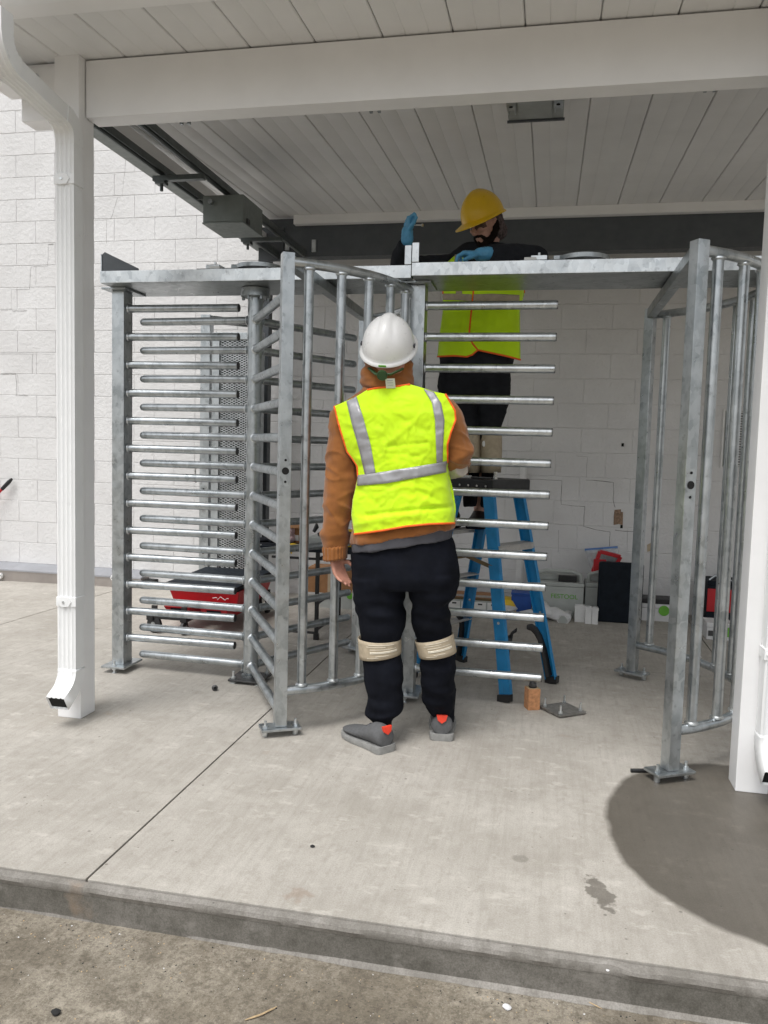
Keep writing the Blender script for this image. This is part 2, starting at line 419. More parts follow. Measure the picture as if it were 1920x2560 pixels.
def visible(x, z):
    d = Vector((x, WY, z))-CO; dz = d.dot(CW)
    px, py = 960+FPX*d.dot(CR)/dz, 1280-FPX*d.dot(CU)/dz
    if not(-70 < px < 1900 and py > 130): return False
    if x > -2.35 and z > 3.05: return False
    if 140 < px < 215 and 330 < py: return False
    return True
for (x, z) in cells:
    vis = visible(x, z)
    dy = random.uniform(0, .0012)
    if vis and nb < 298:
        o = bpy.data.objects.new('block', random.choice(fulls)); o.location = (x, WY-.0012-dy+.015*0, z); link(o, wall); nb += 1
        o.location.y = WY-.004-dy
    elif -9 < x < 5:
        rest.box(x-BW/2+.0010, x+BW/2-.0010, WY-.014-dy, WY+.02, z-BH/2+.0019, z+BH/2-.0019)
obj('blockwork', rest, 'painted_block', wall, bevel=.003, segs=1, smooth=False, kind='stuff')
# stepped cracks in the joints (photo pixels on the wall plane)
def wz(x, y): v = V(x, y, WY-.0152); return v
def crack(pts, r=.0028):
    P = []
    for a, b in zip(pts, pts[1:]):
        va, vb = wz(*a), wz(*b)
        for k in range(8):
            p = va.lerp(vb, k/8); q = noise.noise_vector(p*14)*.006; P.append(p+Vector((q.x, 0, q.z)))
    P.append(wz(*pts[-1])); rs = [r*.8*(.5+.9*abs(noise.noise(p*9))) for p in P]
    obj('crack', MB().path(P, rs, 6, flat=.5, ref=(1, .2, .3)), 'crack', wall)
def z4(x, y): return (1220+x/3.95, 1100+y/3.95)
def zl(x, y): return (x/2.592, 200+y/2.592)
def zl2(x, y): return (x/2.592, 860+y/2.592)
crack([z4(*p) for p in ((375, 382), (520, 390), (650, 400), (730, 403), (722, 640), (955, 655), (945, 850), (1070, 888), (1200, 905), (1200, 1050))])
crack([z4(*p) for p in ((970, 395), (1130, 405), (1240, 420), (1235, 590), (1255, 665))])
crack([z4(*p) for p in ((1255, 893), (1440, 905))], .003)
crack([z4(*p) for p in ((870, 158), (985, 168), (970, 370))], .0015)
crack([z4(*p) for p in ((700, 890), (692, 1105))], .0015)
crack([zl(*p) for p in ((815, 455), (808, 600), (790, 755), (762, 762), (718, 905), (600, 912))], .0016)
crack([zl(*p) for p in ((690, 905), (690, 1060))], .0016)
crack([zl(*p) for p in ((315, 1065), (308, 1205), (200, 1210), (190, 1355), (75, 1360), (70, 1490), (5, 1495))], .0017)
crack([zl(*p) for p in ((75, 1495), (175, 1495)) ], .0035)
crack([zl(*p) for p in ((316, 1062), (346, 1062)) ], .005)
crack([zl2(*p) for p in ((0, 195), (104, 195), (106, 330))], .003)
crack([zl2(*p) for p in ((210, 65), (210, 190))], .0018)
crack([zl2(*p) for p in ((0, 62), (355, 66))], .0015)
crack([zl2(*p) for p in ((100, 335), (180, 335))], .003)
crack([zl2(*p) for p in ((0, 475), (360, 478))], .0012)
# broken-out patch in the paint, sticker
c = V(*z4(1287, 760), WY-.016)
poly = [V(*z4(*p), WY-.014) for p in ((1250, 690), (1312, 684), (1312, 710), (1333, 712), (1330, 840), (1290, 830), (1240, 838), (1242, 750))]
obj('bare_patch', MB().prism(poly, (0, -.004, 0)), 'brick_raw', wall)
poly = [V(*z4(*p), WY-.014) for p in ((1570, 1035), (1640, 1000), (1638, 1085), (1572, 1105))]
obj('tan_patch', MB().prism(poly, (0, -.003, 0)), 'tan_paper', wall)
for p in ((1330, 48), (1497, 192), (1318, 855)):
    c = V(*z4(*p), WY-.015); obj('bolt_hole', MB().box(c.x-.01, c.x+.01, c.y-.003, c.y+.006, c.z-.014, c.z+.014), 'dark_hole', wall)

# stainless base flashing along the left part of the wall
fl = thing('base_flashing', (-4.5, WY-.12, 0), 'long low metal base flashing at the foot of the white block wall', 'flashing')
xr = V(352, 1440, WY-.17).x
zt = V(150, 1413, WY-.03).z; zm = V(150, 1434, WY-.17).z
obj('flashing_slope', MB().prism([(-16, WY-.012, zt), (-16, WY-.17, zm+.008), (-16, WY-.17, zm), (-16, WY-.012, zm)], (16+xr, 0, 0)), 'flashing', fl)
obj('flashing_face', MB().box(-16, xr, WY-.166, WY-.02, -.07, zm), 'flashing_face', fl)
obj('flashing_end', MB().box(xr, xr+.10, WY-.17, WY-.02, -.02, zm-.02), 'dark_hole', fl)
obj('flashing_lip', MB().box(-16, xr, WY-.174, WY-.167, zm-.006, zm+.004), 'flashing', fl)
for q in ((0, 1440), (285, 1444)):
    c = V(*q, WY-.18); obj('white_cap', MB().lathe([(.001, -.02), (.028, -.018), (.033, 0), (.03, .012)], c, 20, Vector((0, 1, 0))), 'white_paint', fl)
    obj('slot', MB().beam(c+Vector((-.015, -.022, -.004)), c+Vector((.02, -.022, .012)), .006, .006), 'dark_hole', fl)

# wall conduit and vent grille
wc = thing('wall_conduit', V(1300, 1500, WY-.03), 'white vertical surface conduit running down the block wall behind the ladder', 'conduit')
a = V(1308, 1165, WY-.035); b = V(1296, 1512, WY-.035)
x = (a.x+b.x)/2; obj('raceway', MB().box(x-.028, x+.028, WY-.045, WY-.0125, .02, a.z), 'white_paint', wc, bevel=.004)
obj('raceway_cover', MB().box(x-.016, x+.016, WY-.054, WY-.0455, .02, a.z-.004), 'white_paint', wc, bevel=.002)
a = V(1813, 1027, WY-.03); b = V(1866, 1168, WY-.03)
vg = thing('vent_grille', a, 'black framed louvre vent grille on the wall behind the right cage', 'vent')
x0, x1, zt, zb = a.x, a.x+.36, a.z, b.z
obj('backing', MB().box(x0, x1, WY-.02, WY-.0125, zb, zt), 'case_grey', vg)
for (u0, u1, w0, w1) in ((x0+.012, x0+.02, zb+.012, zt-.012), (x0+.021, x1, zt-.02, zt-.012), (x0+.021, x1, zb+.012, zb+.02)): obj('gasket', MB().box(u0, u1, WY-.024, WY-.0205, w0, w1), 'black_plastic', vg)
obj('slot_panel', MB().box(x0+.088, x1-.01, WY-.0235, WY-.0205, zb+.03, zt-.03), 'shirt_grey', vg)
for s in (0, 1):
    obj('frame_side', MB().box(x0-.012 if not s else x1, x0 if not s else x1+.012, WY-.035, WY-.0125, zb-.012, zt+.012), 'white_paint', vg)
n = 22
sl0 = None
for k in range(n):
    z = zb+(k+.5)*(zt-zb)/n
    if sl0 is None: sl0 = obj('louvre', MB().box(x0+.085, x1-.012, WY-.034, WY-.024, z-.0045, z+.0045), 'white_paint', vg)
    else: dup(sl0, (0, 0, k*(zt-zb)/n), vg)

# ------------------------------------------------------------------ canopy
SL = .045
def cz(Y): return 3.147+SL*(Y-3.5)
can = thing('canopy', (-1, 3.5, 0), 'white metal entrance canopy with ribbed plank ceiling on square posts', 'canopy')
PX0, PX1 = -2.327, -2.20
obj('post', MB().box(PX0, PX1, 3.45, 3.577, 0, 3.158), 'canopy_white', can, bevel=.006, label='square white canopy post at the left with downspout')
obj('post', MB().box(.815, .942, 3.41, 3.537, 0, 3.158), 'canopy_white', can, bevel=.006, label='square white canopy post cut by the right picture edge')
obj('front_beam', MB().box(-2.195, 5.2, 3.50, 3.612, 2.882, 3.140), 'canopy_white', can, bevel=.004)
obj('front_beam', MB().box(-2.535, PX0-.004, 3.50, 3.612, 2.882, 3.140), 'canopy_white', can, bevel=.004, label='beam stub projecting left of the post')
obj('rake_beam', MB().box(-2.585, -2.50, 3.08, 3.497, 2.985, 3.115), 'canopy_white', can, bevel=.003)
obj('end_plate', MB().box(-2.495, -2.35, 3.488, 3.4985, 2.97, 3.12), 'canopy_white', can, bevel=.002)
for z in (3.075, 3.03):
    obj('bolt', MB().lathe([(.014, -.012), (.014, .0)], (-2.44, 3.485, z), 6, Vector((0, 1, 0))), 'galvanised_bright', can)
# ceiling boards, three to a panel
b0 = {}
pan = .3048; xb = -.473-7*pan
k = 0; x = xb
YB0, YB1 = 3.078, 6.52
for i in range(14):
    for j in range(3):
        a = xb+i*pan+j*pan/3; b = a+pan/3
        gl = .0022 if j == 0 else .0002; gr = .0022 if j == 2 else .0002
        if j not in b0:
            m = MB(); aa, bb = a+gl, b-gr; e = .005; d0 = .005 if j == 0 else .0022; d1 = .005 if j == 2 else .0022
            prof = [(aa, .02), (aa, d0), (aa+e, 0), (bb-e, 0), (bb, d1), (bb, .02)]
            m.loft([[Vector((q[0], Y, cz(Y)+q[1])) for q in prof] for Y in (YB0, YB1)])
            b0[j] = (obj('ceiling_board', m, 'canopy_board', can), i)
        else:
            dup(b0[j][0], ((i-b0[j][1])*pan, 0, 0), can)
XE = xb+14*pan
m = MB(); m.loft([[Vector((x, Y, cz(Y)+z)) for x, z in ((XE+.003, .001), (XE+.003, .02), (5.2, .02), (5.2, .001))] for Y in (YB0, YB1)])
obj('ceiling_panel', m, 'canopy_board', can)
m = MB(); m.loft([[Vector((x, Y, cz(Y)+z)) for x, z in ((-2.62, .022), (5.25, .022), (5.25, .12), (-2.62, .12))] for Y in (2.97, WY-.02)])
obj('roof_deck', m, 'canopy_white', can)
# fascia trim and gutter
obj('fascia_trim', MB().box(-2.6, 5.2, 2.985, 3.077, cz(3.03)-.012, cz(3.03)+.045), 'canopy_white', can, bevel=.003)
g = MB(); prof = [(2.982, 0), (2.90, 0), (2.85, .06), (2.84, .13), (2.83, .13), (2.838, .058), (2.895, -.006), (2.984, -.006)]
g.loft([[Vector((x, q[0], cz(3.0)-.006+q[1])) for q in prof] for x in (-2.64, 5.25)])
obj('gutter', g, 'spout_white', can)
# back trim, dark back beam and its post
obj('back_trim', MB().box(-2.15, 5.2, 6.46, 6.525, cz(6.5)-.075, cz(6.5)-.002), 'canopy_white', can, bevel=.003)
obj('back_beam', MB().box(-2.42, 5.2, 6.53, 6.66, 2.955, cz(6.5)-.01), 'green_steel', can, bevel=.004)
a = V(640, 660, 6.5); obj('back_post', MB().box(a.x-.03, a.x+.06, 6.67, 6.76, 0, 3.2), 'green_steel', can, bevel=.004)
obj('beam_bracket', MB().box(a.x+.02, a.x+.24, 6.50, 6.5285, 2.92, 3.20), 'green_steel', can, bevel=.003)
for q in ((783, 613), (716, 609)):
    c = V(*q, 6.5); obj('clip_plate', MB().box(c.x-.018, c.x+.018, 6.515, 6.5285, c.z-.05, c.z+.05), 'galvanised_bright', can, bevel=.002)
# left edge channel
obj('edge_beam', MB().box(-2.52, -2.44, 3.62, 6.6, 3.03, 3.13), 'box_green', can, bevel=.003)
obj('edge_trim', MB().box(-2.425, -2.40, 3.62, 6.5, 3.06, 3.15), 'canopy_white', can)

# strut rack with junction box
for X, zz, lab in ((-2.30, 2.955, 'dark green strut channel along the outer left canopy edge'), (-2.07, 2.965, 'dark green strut channel beside the ceiling planks, inner of the pair')):
    st = thing('strut_channel', (X, 4.8, zz), lab, 'strut', 'strut channels under the canopy')
    Y1 = 6.5
    obj('web', MB().box(X-.022, X+.022, 3.63, Y1, zz+.032, zz+.036), 'strut_green', st)
    for s in (-1, 1):
        obj('side_wall', MB().box(X+s*.0225-.002, X+s*.0225+.002, 3.63, Y1, zz-.006, zz+.036), 'strut_green', st)
    obj('conduit_run', MB().tube((X, 3.63, zz-.006), (X, Y1, zz-.006), .012, 10), 'strut_green', st)
for (xl, yl_, xr_, yr_, lab) in ((430, 436, 520, 430, 'cross bracket joining the two struts before the junction box'), (647, 592, 720, 588, 'cross bracket joining the two struts behind the junction box')):
    a = G((xl+xr_)/2, (yl_+yr_)/2, 2.945)
    cb = thing('cross_bracket', (a.x, a.y, 2.94), lab, 'bracket', 'cross brackets under the canopy')
    obj('bracket_bar', MB().box(-2.35, -2.03, a.y-.02, a.y+.02, 2.905, 2.935), 'strut_green', cb, bevel=.003)
    obj('bracket_pin', MB().tube((-2.30, a.y, 2.85), (-2.30, a.y, 2.91), .010, 10), 'strut_green', cb)
    obj('bracket_clamp', MB().box(-2.33, -2.27, a.y-.028, a.y+.028, 2.885, 2.904), 'strut_green', cb, bevel=.003)
zb = 2.76
p0, p1, p2 = G(507, 560, zb), G(612, 560, zb), G(655, 593, zb)
x0, x1, y0, y1 = p0.x, p1.x, p0.y, p2.y
jb = thing('junction_box', ((x0+x1)/2, y0, zb), 'square grey green junction box hanging under the left struts', 'junction box')
obj('box_body', MB().box(x0, x1, y0, y1, zb+.012, zb+.175), 'box_green', jb, bevel=.004)
obj('box_lid', MB().box(x0-.004, x1+.004, y0-.004, y1+.004, zb, zb+.010), 'box_green', jb, bevel=.003)
obj('latch', MB().box(x1, x1+.012, y0+.05, y0+.09, zb+.005, zb+.04), 'steel_dark', jb)
obj('hanger', MB().tube(((x0+x1)/2+.05, y0+.1, zb+.17), (-2.30, y0+.1, 2.95), .008, 8), 'strut_green', jb)
obj('connector', MB().tube((x0+.06, y0-.03, zb+.13), (x0+.06, y0+.02, zb+.13), .016, 12), 'galvanised_dull', jb)

# recessed light back box and beam clips
fx = thing('light_fixture', (-.13, 4.2, 3.12), 'grey rectangular light fixture back box fixed to the plank ceiling', 'light fixture')
x0, x1, y0, y1 = -.277, .005, 4.10, 4.36; zc = cz(4.2)
zc -= .03
obj('housing', MB().box(x0, x1, y0, y1, zc-.045, zc+.028), 'fixture_grey', fx, bevel=.004)
obj('rim', MB().box(x0-.006, x1+.006, y1-.012, y1+.003, zc-.056, zc-.046), 'green_steel', fx)
obj('cover_plate', MB().box(x0+.055, x1-.06, y0+.01, y1-.03, zc-.052, zc-.046), 'fixture_grey', fx, bevel=.002)
for xx in (x0, x1-.05):
    cl = obj('clip', MB().box(xx, xx+.045, y0+.0, y0+.10, zc-.06, zc-.053), 'galvanised', fx, bevel=.002)
    obj('clip_hole', MB().lathe([(.010, 0), (.010, .002)], (xx+.022, y0+.05, zc-.0625), 12), 'dark_hole', cl)
    for t in (.004, .038): obj('clip_prong', MB().box(xx+t, xx+t+.006, y0+.1, y0+.15, zc-.06, zc-.05), 'galvanised', cl)
for (q, lab) in (((463, 300), 'small ceiling clip behind the front beam, leftmost of three'), ((938, 270), 'small ceiling clip behind the front beam, middle of three'), ((1775, 217), 'small ceiling clip behind the front beam, rightmost of three')):
    c = V(q[0], q[1]+5, 3.9)
    cl = thing('ceiling_clip', (c.x, c.y, c.z), lab, 'clip', 'ceiling clips')
    obj('clip_stem', MB().box(c.x-.008, c.x+.008, c.y+.004, c.y+.012, c.z+.03, cz(3.9)-.0005), 'galvanised_dull', cl)
    obj('clip_plate', MB().box(c.x-.028, c.x+.028, c.y-.012, c.y+.012, c.z+.018, c.z+.029), 'galvanised_dull', cl)
    for s in (-1, 1): obj('clip_prong', MB().box(c.x+s*.020-.007, c.x+s*.020+.007, c.y-.01, c.y+.01, c.z-.012, c.z+.0175), 'galvanised_dull', cl)

# ------------------------------------------------------------------ downspouts
def rprof(wd, dp):
    P = []
    for k in range(5):                      # front face with shallow ribs
        pass
    xs_ = [-wd/2+wd*i/12 for i in range(13)]
    P += [(x, -dp/2 - (.006 if i % 3 == 1 else 0)) for i, x in enumerate(xs_)]
    P += [(x, dp/2 + (.006 if i % 3 == 1 else 0)) for i, x in reversed(list(enumerate(xs_)))]
    return P
def spout(X, Yf, label, top, left):
    t = thing('downspout', (X, Yf, 0), label, 'downspout', 'downspouts on the canopy posts')
    Yc = Yf-.045; wd, dp = .092, .07; prof = rprof(wd, dp)
    zk = .27
    obj('pipe', MB().sweep([(X, Yc, top), (X, Yc, zk)], prof, (1, 0, 0)), 'spout_white', t, ang=50)
    # kick-out shoe with crimps
    pts = []; scl = []
    for k in range(13):
        q = R(62)*k/12.; rr = .13
        pts.append(Vector((X, Yc-rr*(1-math.cos(q)), zk-rr*math.sin(q)))); scl.append(1.05+(.03 if k % 2 and k < 9 else 0))
    d = (pts[-1]-pts[-2]).normalized(); pts.append(pts[-1]+d*.055); scl.append(1.05)
    sh = obj('shoe', MB().sweep(pts, prof, (1, 0, 0), scl, cap=False), 'spout_white', t, ang=60)
    sh.modifiers.new('thick', 'SOLIDIFY').thickness = .002
    e = pts[-1]-d*.012; s2 = Vector((1, 0, 0)); b2 = d.cross(s2)
    obj('opening', MB().obox(e, s2*wd*.5, b2*dp*.5, d*.001), 'dark_hole', t)
    for z in ((2.56 if left else 1.9), .60):
        st = obj('strap', MB().box(X-wd/2-.006, X+wd/2+.006, Yc-dp/2-.008, Yc+dp/2+.004, z-.022, z+.022), 'spout_white', t, bevel=.002)
        obj('strap_tab', MB().prism([(X-.045, Yc-dp/2-.013, z), (X-.022, Yc-dp/2-.013, z+.026), (X+.016, Yc-dp/2-.013, z+.022), (X+.03, Yc-dp/2-.013, z), (X+.016, Yc-dp/2-.013, z-.022), (X-.022, Yc-dp/2-.013, z-.026)], (0, .005, 0)), 'spout_white', st, bevel=.001)
        obj('screw', MB().lathe([(.006, -.004), (.006, 0)], (X-.01, Yc-dp/2-.014, z), 10, Vector((0, 1, 0))), 'galvanised_bright', st)
    return t, Yc, prof
XL = (V(138, 1200, 3.36).x+V(187, 1200, 3.36).x)/2
t, Yc, prof = spout(XL, 3.45, 'white corrugated downspout on the left canopy post with offset elbow', 2.72, True)
a = Vector((XL, Yc, 2.72)); bt = V(18, 165, 2.93)
pts = [a, a+Vector((0, 0, .02))]; scl = [1.04, 1.04]
dirn = (bt-(a+Vector((0, 0, .09)))).normalized()
for k in range(1, 10):
    q = k/9.; d = Vector((0, 0, 1)).lerp(dirn, q).normalized(); pts.append(pts[-1]+d*.016); scl.append(1.05+(.035 if k % 2 else 0))
obj('offset_elbow', MB().sweep(pts, prof, (1, 0, 0), scl), 'spout_white', t, ang=60)
obj('offset_pipe', MB().sweep([pts[-1]-dirn*.01, bt], prof, (1, 0, 0)), 'spout_white', t, ang=50)
p2 = [bt-dirn*.02]; s2 = [1.05]
for k in range(1, 10):
    q = k/9.; d = dirn.lerp(Vector((0, 0, 1)), q).normalized(); p2.append(p2[-1]+d*.018); s2.append(1.05+(.035 if k % 2 else 0))
p2.append(p2[-1]+Vector((0, 0, .06))); s2.append(1.04)
obj('upper_elbow', MB().sweep(p2, prof, (1, 0, 0), s2), 'spout_white', t, ang=60)
spout(.942-.02, 3.41, 'white corrugated downspout at the right picture edge', 3.06, False)

# ------------------------------------------------------------------ turnstiles
def base_plate(par, x, y, sx, sy, z=.03, bolts=((-1, -1), (1, -1), (-1, 1), (1, 1)), d=.75, lift=True):
    p = obj('base_plate', MB().box(x-sx/2, x+sx/2, y-sy/2, y+sy/2, z, z+.013), 'galvanised', par, bevel=.003)
    for (i, j) in bolts:
        bx, by = x+i*sx/2*d, y+j*sy/2*d
        m = MB().tube((bx, by, 0), (bx, by, z+.045), .0065, 10); m.lathe([(.0125, z+.013), (.0125, z+.023)], (bx, by, 0), 6); m.lathe([(.0125, max(z-.011, .001)), (.0125, z-.0005)], (bx, by, 0), 6)
        if lift: m.lathe([(.015, 0), (.015, .005)], (bx, by, 0), 12)
        obj('levelling_bolt', m, 'galvanised_bright', p)
HB = 2.247
def turnstile(name, label, X0, Yc, hx0, hx1, with_rotor, zs):
    t = thing(name, (X0, Yc, 0), label, 'turnstile', 'full height turnstiles')
    RX = X0+.82
    # header channel
    y0, y1 = Yc-.20, Yc+.20
    hd = obj('header_beam', MB().box(hx0, hx1, y0+.004, y1, HB, HB+.006), 'galvanised_dull', t, bevel=.002)
    obj('header_lip', MB().box(hx0, hx1, y0, y0+.006, HB+.001, HB+.066), 'galvanised_bright', hd, bevel=.002)
    obj('header_lip', MB().box(hx0, hx1, y1-.006, y1, HB+.0065, HB+.066), 'galvanised_dull', hd, bevel=.002)
    # end flanges standing up
    for hx, s in ((hx0, 1), (hx1, -1)):
        if hx > 1.3: continue
        if with_rotor and s == 1:
            obj('end_gusset', MB().prism([(hx+.007, y0+.012, HB+.06), (hx+.007, y0+.012, HB+.160), (hx+.022, y0+.012, HB+.172), (hx+.225, y0+.012, HB+.080), (hx+.23, y0+.012, HB+.06)], (0, .005, 0)), 'green_steel', hd)
            obj('end_flange', MB().box(hx, hx+.006, y0+.0075, y1-.007, HB+.007, HB+.160), 'galvanised', hd, bevel=.002)
        else:
            obj('end_flange', MB().box(min(hx, hx+s*.035), max(hx, hx+s*.035), y0-.003, y0+.010, HB+.068, HB+.165), 'galvanised_bright', hd, bevel=.003)
    # fixed barrier
    pw = .076
    obj('post', MB().box(X0-pw/2, X0+pw/2, Yc-.05, Yc+.05, .043, HB-.013), 'galvanised', t, bevel=.004)
    obj('cap_plate', MB().box(X0-.075, X0+.075, Yc-.10, Yc+.14, HB-.0125, HB-.001), 'galvanised_dull', t, bevel=.002)
    base_plate(t, X0, Yc, .15, .22, bolts=((0, -1), (0, 1)), d=.8)
    b0 = c0 = None
    xe = RX-.10
    for k in range(13):
        z = zs[0]-k*(zs[0]-zs[1])/12
        if b0 is None:
            b0 = obj('barrier_bar', MB().tube((X0+pw/2-.004, Yc, z), (xe, Yc, z), .0225, 18, cap=False), 'galvanised_bright' if not with_rotor else 'galvanised', t)
            w0 = obj('weld_bead', MB().lathe([(.023, 0), (.028, .002), (.027, .006), (.0228, .010)], (X0+pw/2, Yc, z), 16, Vector((1, 0, 0))), 'galvanised_bright', b0)
            c0 = obj('end_cap', MB().lathe([(.0228, -.004), (.021, .003), (.014, .003)], (xe, Yc, z), 16, Vector((1, 0, 0))), 'black_plastic', b0); z00 = z
        else:
            b = dup(b0, (0, 0, z-z00), t); dup(c0, (0, 0, z-z00), b); dup(w0, (0, 0, z-z00), b)
    # D cage: arc around the rotor centre
    Rr = .90; A = R(60)
    ax, fy, ry = RX+Rr*math.cos(A), Yc-Rr*math.sin(A), Yc+Rr*math.sin(A)
    for yy in (fy, ry):
        sg = -1 if yy < Yc else 1
        nr = Vector((math.cos(A), sg*math.sin(A), 0)); tg_ = Vector((-nr.y, nr.x, 0)); o_ = Vector((ax, yy, 0))
        fp = obj('cage_post', MB().obox(o_+Vector((0, 0, 1.1435)), nr*.028, tg_*.028, Vector((0, 0, 1.0995))), 'galvanised', t, bevel=.004)
        bp = obj('base_plate', MB().obox(o_+Vector((0, 0, .0365)), nr*.05, tg_*.095, Vector((0, 0, .0065))), 'galvanised', t, bevel=.003)
        for q in (-1, 1):
            b = o_+tg_*q*.072+nr*.012
            m = MB().tube(b, b+Vector((0, 0, .075)), .0065, 10); m.lathe([(.0125, .043), (.0125, .053)], b, 6); m.lathe([(.0135, .001), (.0135, .0295)], b, 10)
            obj('levelling_bolt', m, 'galvanised_bright', bp)
        if sg < 0:
            zz = 1.255; f_ = o_+nr*.0285
            obj('lock_hole', MB().lathe([(.017, 0), (.017, .002)], f_+Vector((0, 0, zz)), 18, nr), 'dark_hole', fp)
            for dz in (-.05, .05): obj('screw_hole', MB().lathe([(.006, 0), (.006, .002)], f_+Vector((0, 0, zz+dz)), 10, nr), 'dark_hole', fp)
    obj('top_tube', MB().box(ax-.025, ax+.025, fy+.033, ry-.033, 2.185, 2.238), 'galvanised_dull', t, bevel=.003)
    for z in (2.205, .21):
        for s in (-1, 1):
            arc = [Vector((RX+Rr*math.cos(q), Yc+Rr*math.sin(q), z)) for q in [s*(A-.03)*(1-i/20.) + s*R(3) for i in range(21)]]
            obj('curved_rail', MB().path(arc, .0225, 14), 'galvanised', t)
    v0 = None
    for k, deg in enumerate([-53.5+10.7*i for i in range(11)]):
        q = R(deg); p = Vector((RX+Rr*math.cos(q), Yc+Rr*math.sin(q), 0))
        if v0 is None: v0 = obj('cage_bar', MB().tube(p+Vector((0, 0, .225)), p+Vector((0, 0, 2.19)), .0225, 16), 'galvanised', t); pv = p; ws = [obj('weld_bead', MB().lathe([(.0228, -.008), (.030, -.002), (.029, .004), (.0228, .009)], p+Vector((0, 0, zz)), 14), 'galvanised_bright', v0) for zz in (.234, 2.182)]
        else:
            b = dup(v0, p-pv, t)
            for q_ in ws: dup(q_, p-pv, b)
    if with_rotor:
        co = MB().lathe([(.043, .055), (.043, HB-.05)], (RX, Yc, 0), 24)
        obj('rotor_column', co, 'galvanised', t)
        obj('rotor_flange', MB().lathe([(.05, HB-.055), (.082, HB-.05), (.082, HB-.03), (.078, HB-.028), (.078, HB-.004)], (RX, Yc, 0), 28), 'galvanised_dull', t)
        for k in range(6):
            q = R(60*k+15); obj('flange_bolt', MB().lathe([(.009, HB-.068), (.009, HB-.05)], (RX+.068*math.cos(q), Yc+.068*math.sin(q), 0), 6), 'galvanised_dull', t)
        obj('rotor_base', MB().box(RX-.10, RX+.10, Yc-.10, Yc+.10, .014, .026), 'steel_dark', t, bevel=.004)
        obj('rotor_bearing', MB().lathe([(.05, .0265), (.05, .04), (.03, .042), (.03, .056)], (RX, Yc, 0), 20), 'galvanised_dull', t)
        for (i, j) in ((-1, -1), (1, -1), (1, 1), (-1, 1)):
            obj('levelling_bolt', MB().tube((RX+i*.075, Yc+j*.075, 0), (RX+i*.075, Yc+j*.075, .07), .007, 8).lathe([(.02, 0), (.02, .008)], (RX+i*.075, Yc+j*.075, 0), 14).lathe([(.014, .0265), (.014, .037)], (RX+i*.075, Yc+j*.075, 0), 6), 'galvanised_bright', t)
        for w_, deg in enumerate((177, 300.5, 60.5)):
            d = Vector((math.cos(R(deg)), math.sin(R(deg)), 0)); a0 = None
            for k in range(13):
                z = 2.069-k*(2.069-.094)/12
                if a0 is None:
                    pp = [Vector((RX, Yc, z))+d*r for r in [.038, .30]+[(.725, .83, .83)[w_]-e_ for e_ in (.024, .012, .004, 0)]]
                    aw = MB().lathe([(.0228, .042), (.029, .044), (.027, .050), (.0228, .053)], (RX, Yc, z), 14, d); a0 = obj('rotor_arm', MB().path(pp, [.0225, .0225, .0225, .020, .014, .004], 16), 'galvanised', t); z00 = z; w0 = obj('weld_bead', aw, 'galvanised_bright', a0)
                else: b = dup(a0, (0, 0, z-z00), t); dup(w0, (0, 0, z-z00), b)
    return t, RX, hd
TL, RXL, hdl = turnstile('turnstile', 'left galvanised full height turnstile with rotor arms and barrier bars', -2.465, 4.30, -2.487, -.728, True, (2.14, .20))
TR, RXR, hdr = turnstile('turnstile', 'right galvanised full height turnstile frame with its rotor missing, above the ladder', -.705, 4.25, -.716, 1.45, False, (2.132, .171))
# drive mechanisms resting on the headers
for (X, Y, lab) in ((RXL, 4.30, 'grey drive mechanism plate on the left turnstile header'), (RXR, 4.25, 'grey drive mechanism plate on the right turnstile header')):
    zt = HB+.0065
    t = thing('drive_mechanism', (X, Y, zt), lab, 'mechanism', 'drive mechanisms')
    obj('base_block', MB().box(X-.10, X+.11, Y-.10, Y+.10, zt, zt+.085), 'galvanised_bright', t, bevel=.004)
    obj('cam_plate', MB().lathe([(.10, 0), (.13, .004), (.13, .026), (.07, .03)], (X+.02, Y, zt+.0855), 32), 'galvanised_dull', t)
    obj('cam_lobe', MB().box(X-.13, X-.09, Y-.05, Y+.05, zt+.0855, zt+.118), 'galvanised_dull', t, bevel=.006)
    obj('solenoid', MB().box(X-.24, X-.16, Y-.14, Y-.02, zt, zt+.098), 'galvanised_bright', t, bevel=.004)
    obj('solenoid_pin', MB().tube((X-.20, Y-.10, zt+.098), (X-.20, Y-.10, zt+.118), .007, 10), 'galvanised_bright', t)
    obj('wiring_block', MB().box(X-.28, X+.12, Y-.17, Y-.145, zt, zt+.07), 'black_plastic', t, bevel=.003)
for (px, Y, lab) in ((540, 4.15, 'small grey terminal block on the left header beside the mechanism'), (1325, 4.10, 'small white terminal block on the right header beside the worker')):
    a = V(px, 670, Y); zt = HB+.0065
    t = thing('terminal_block', (a.x, Y, zt), lab, 'terminal block')
    obj('block_body', MB().box(a.x-.05, a.x+.05, Y-.03, Y+.03, zt, zt+.066), 'galvanised', t, bevel=.003)
    obj('block_cover', MB().box(a.x-.03, a.x+.03, Y-.02, Y+.02, zt+.0665, zt+.082), 'label_white', t, bevel=.003)

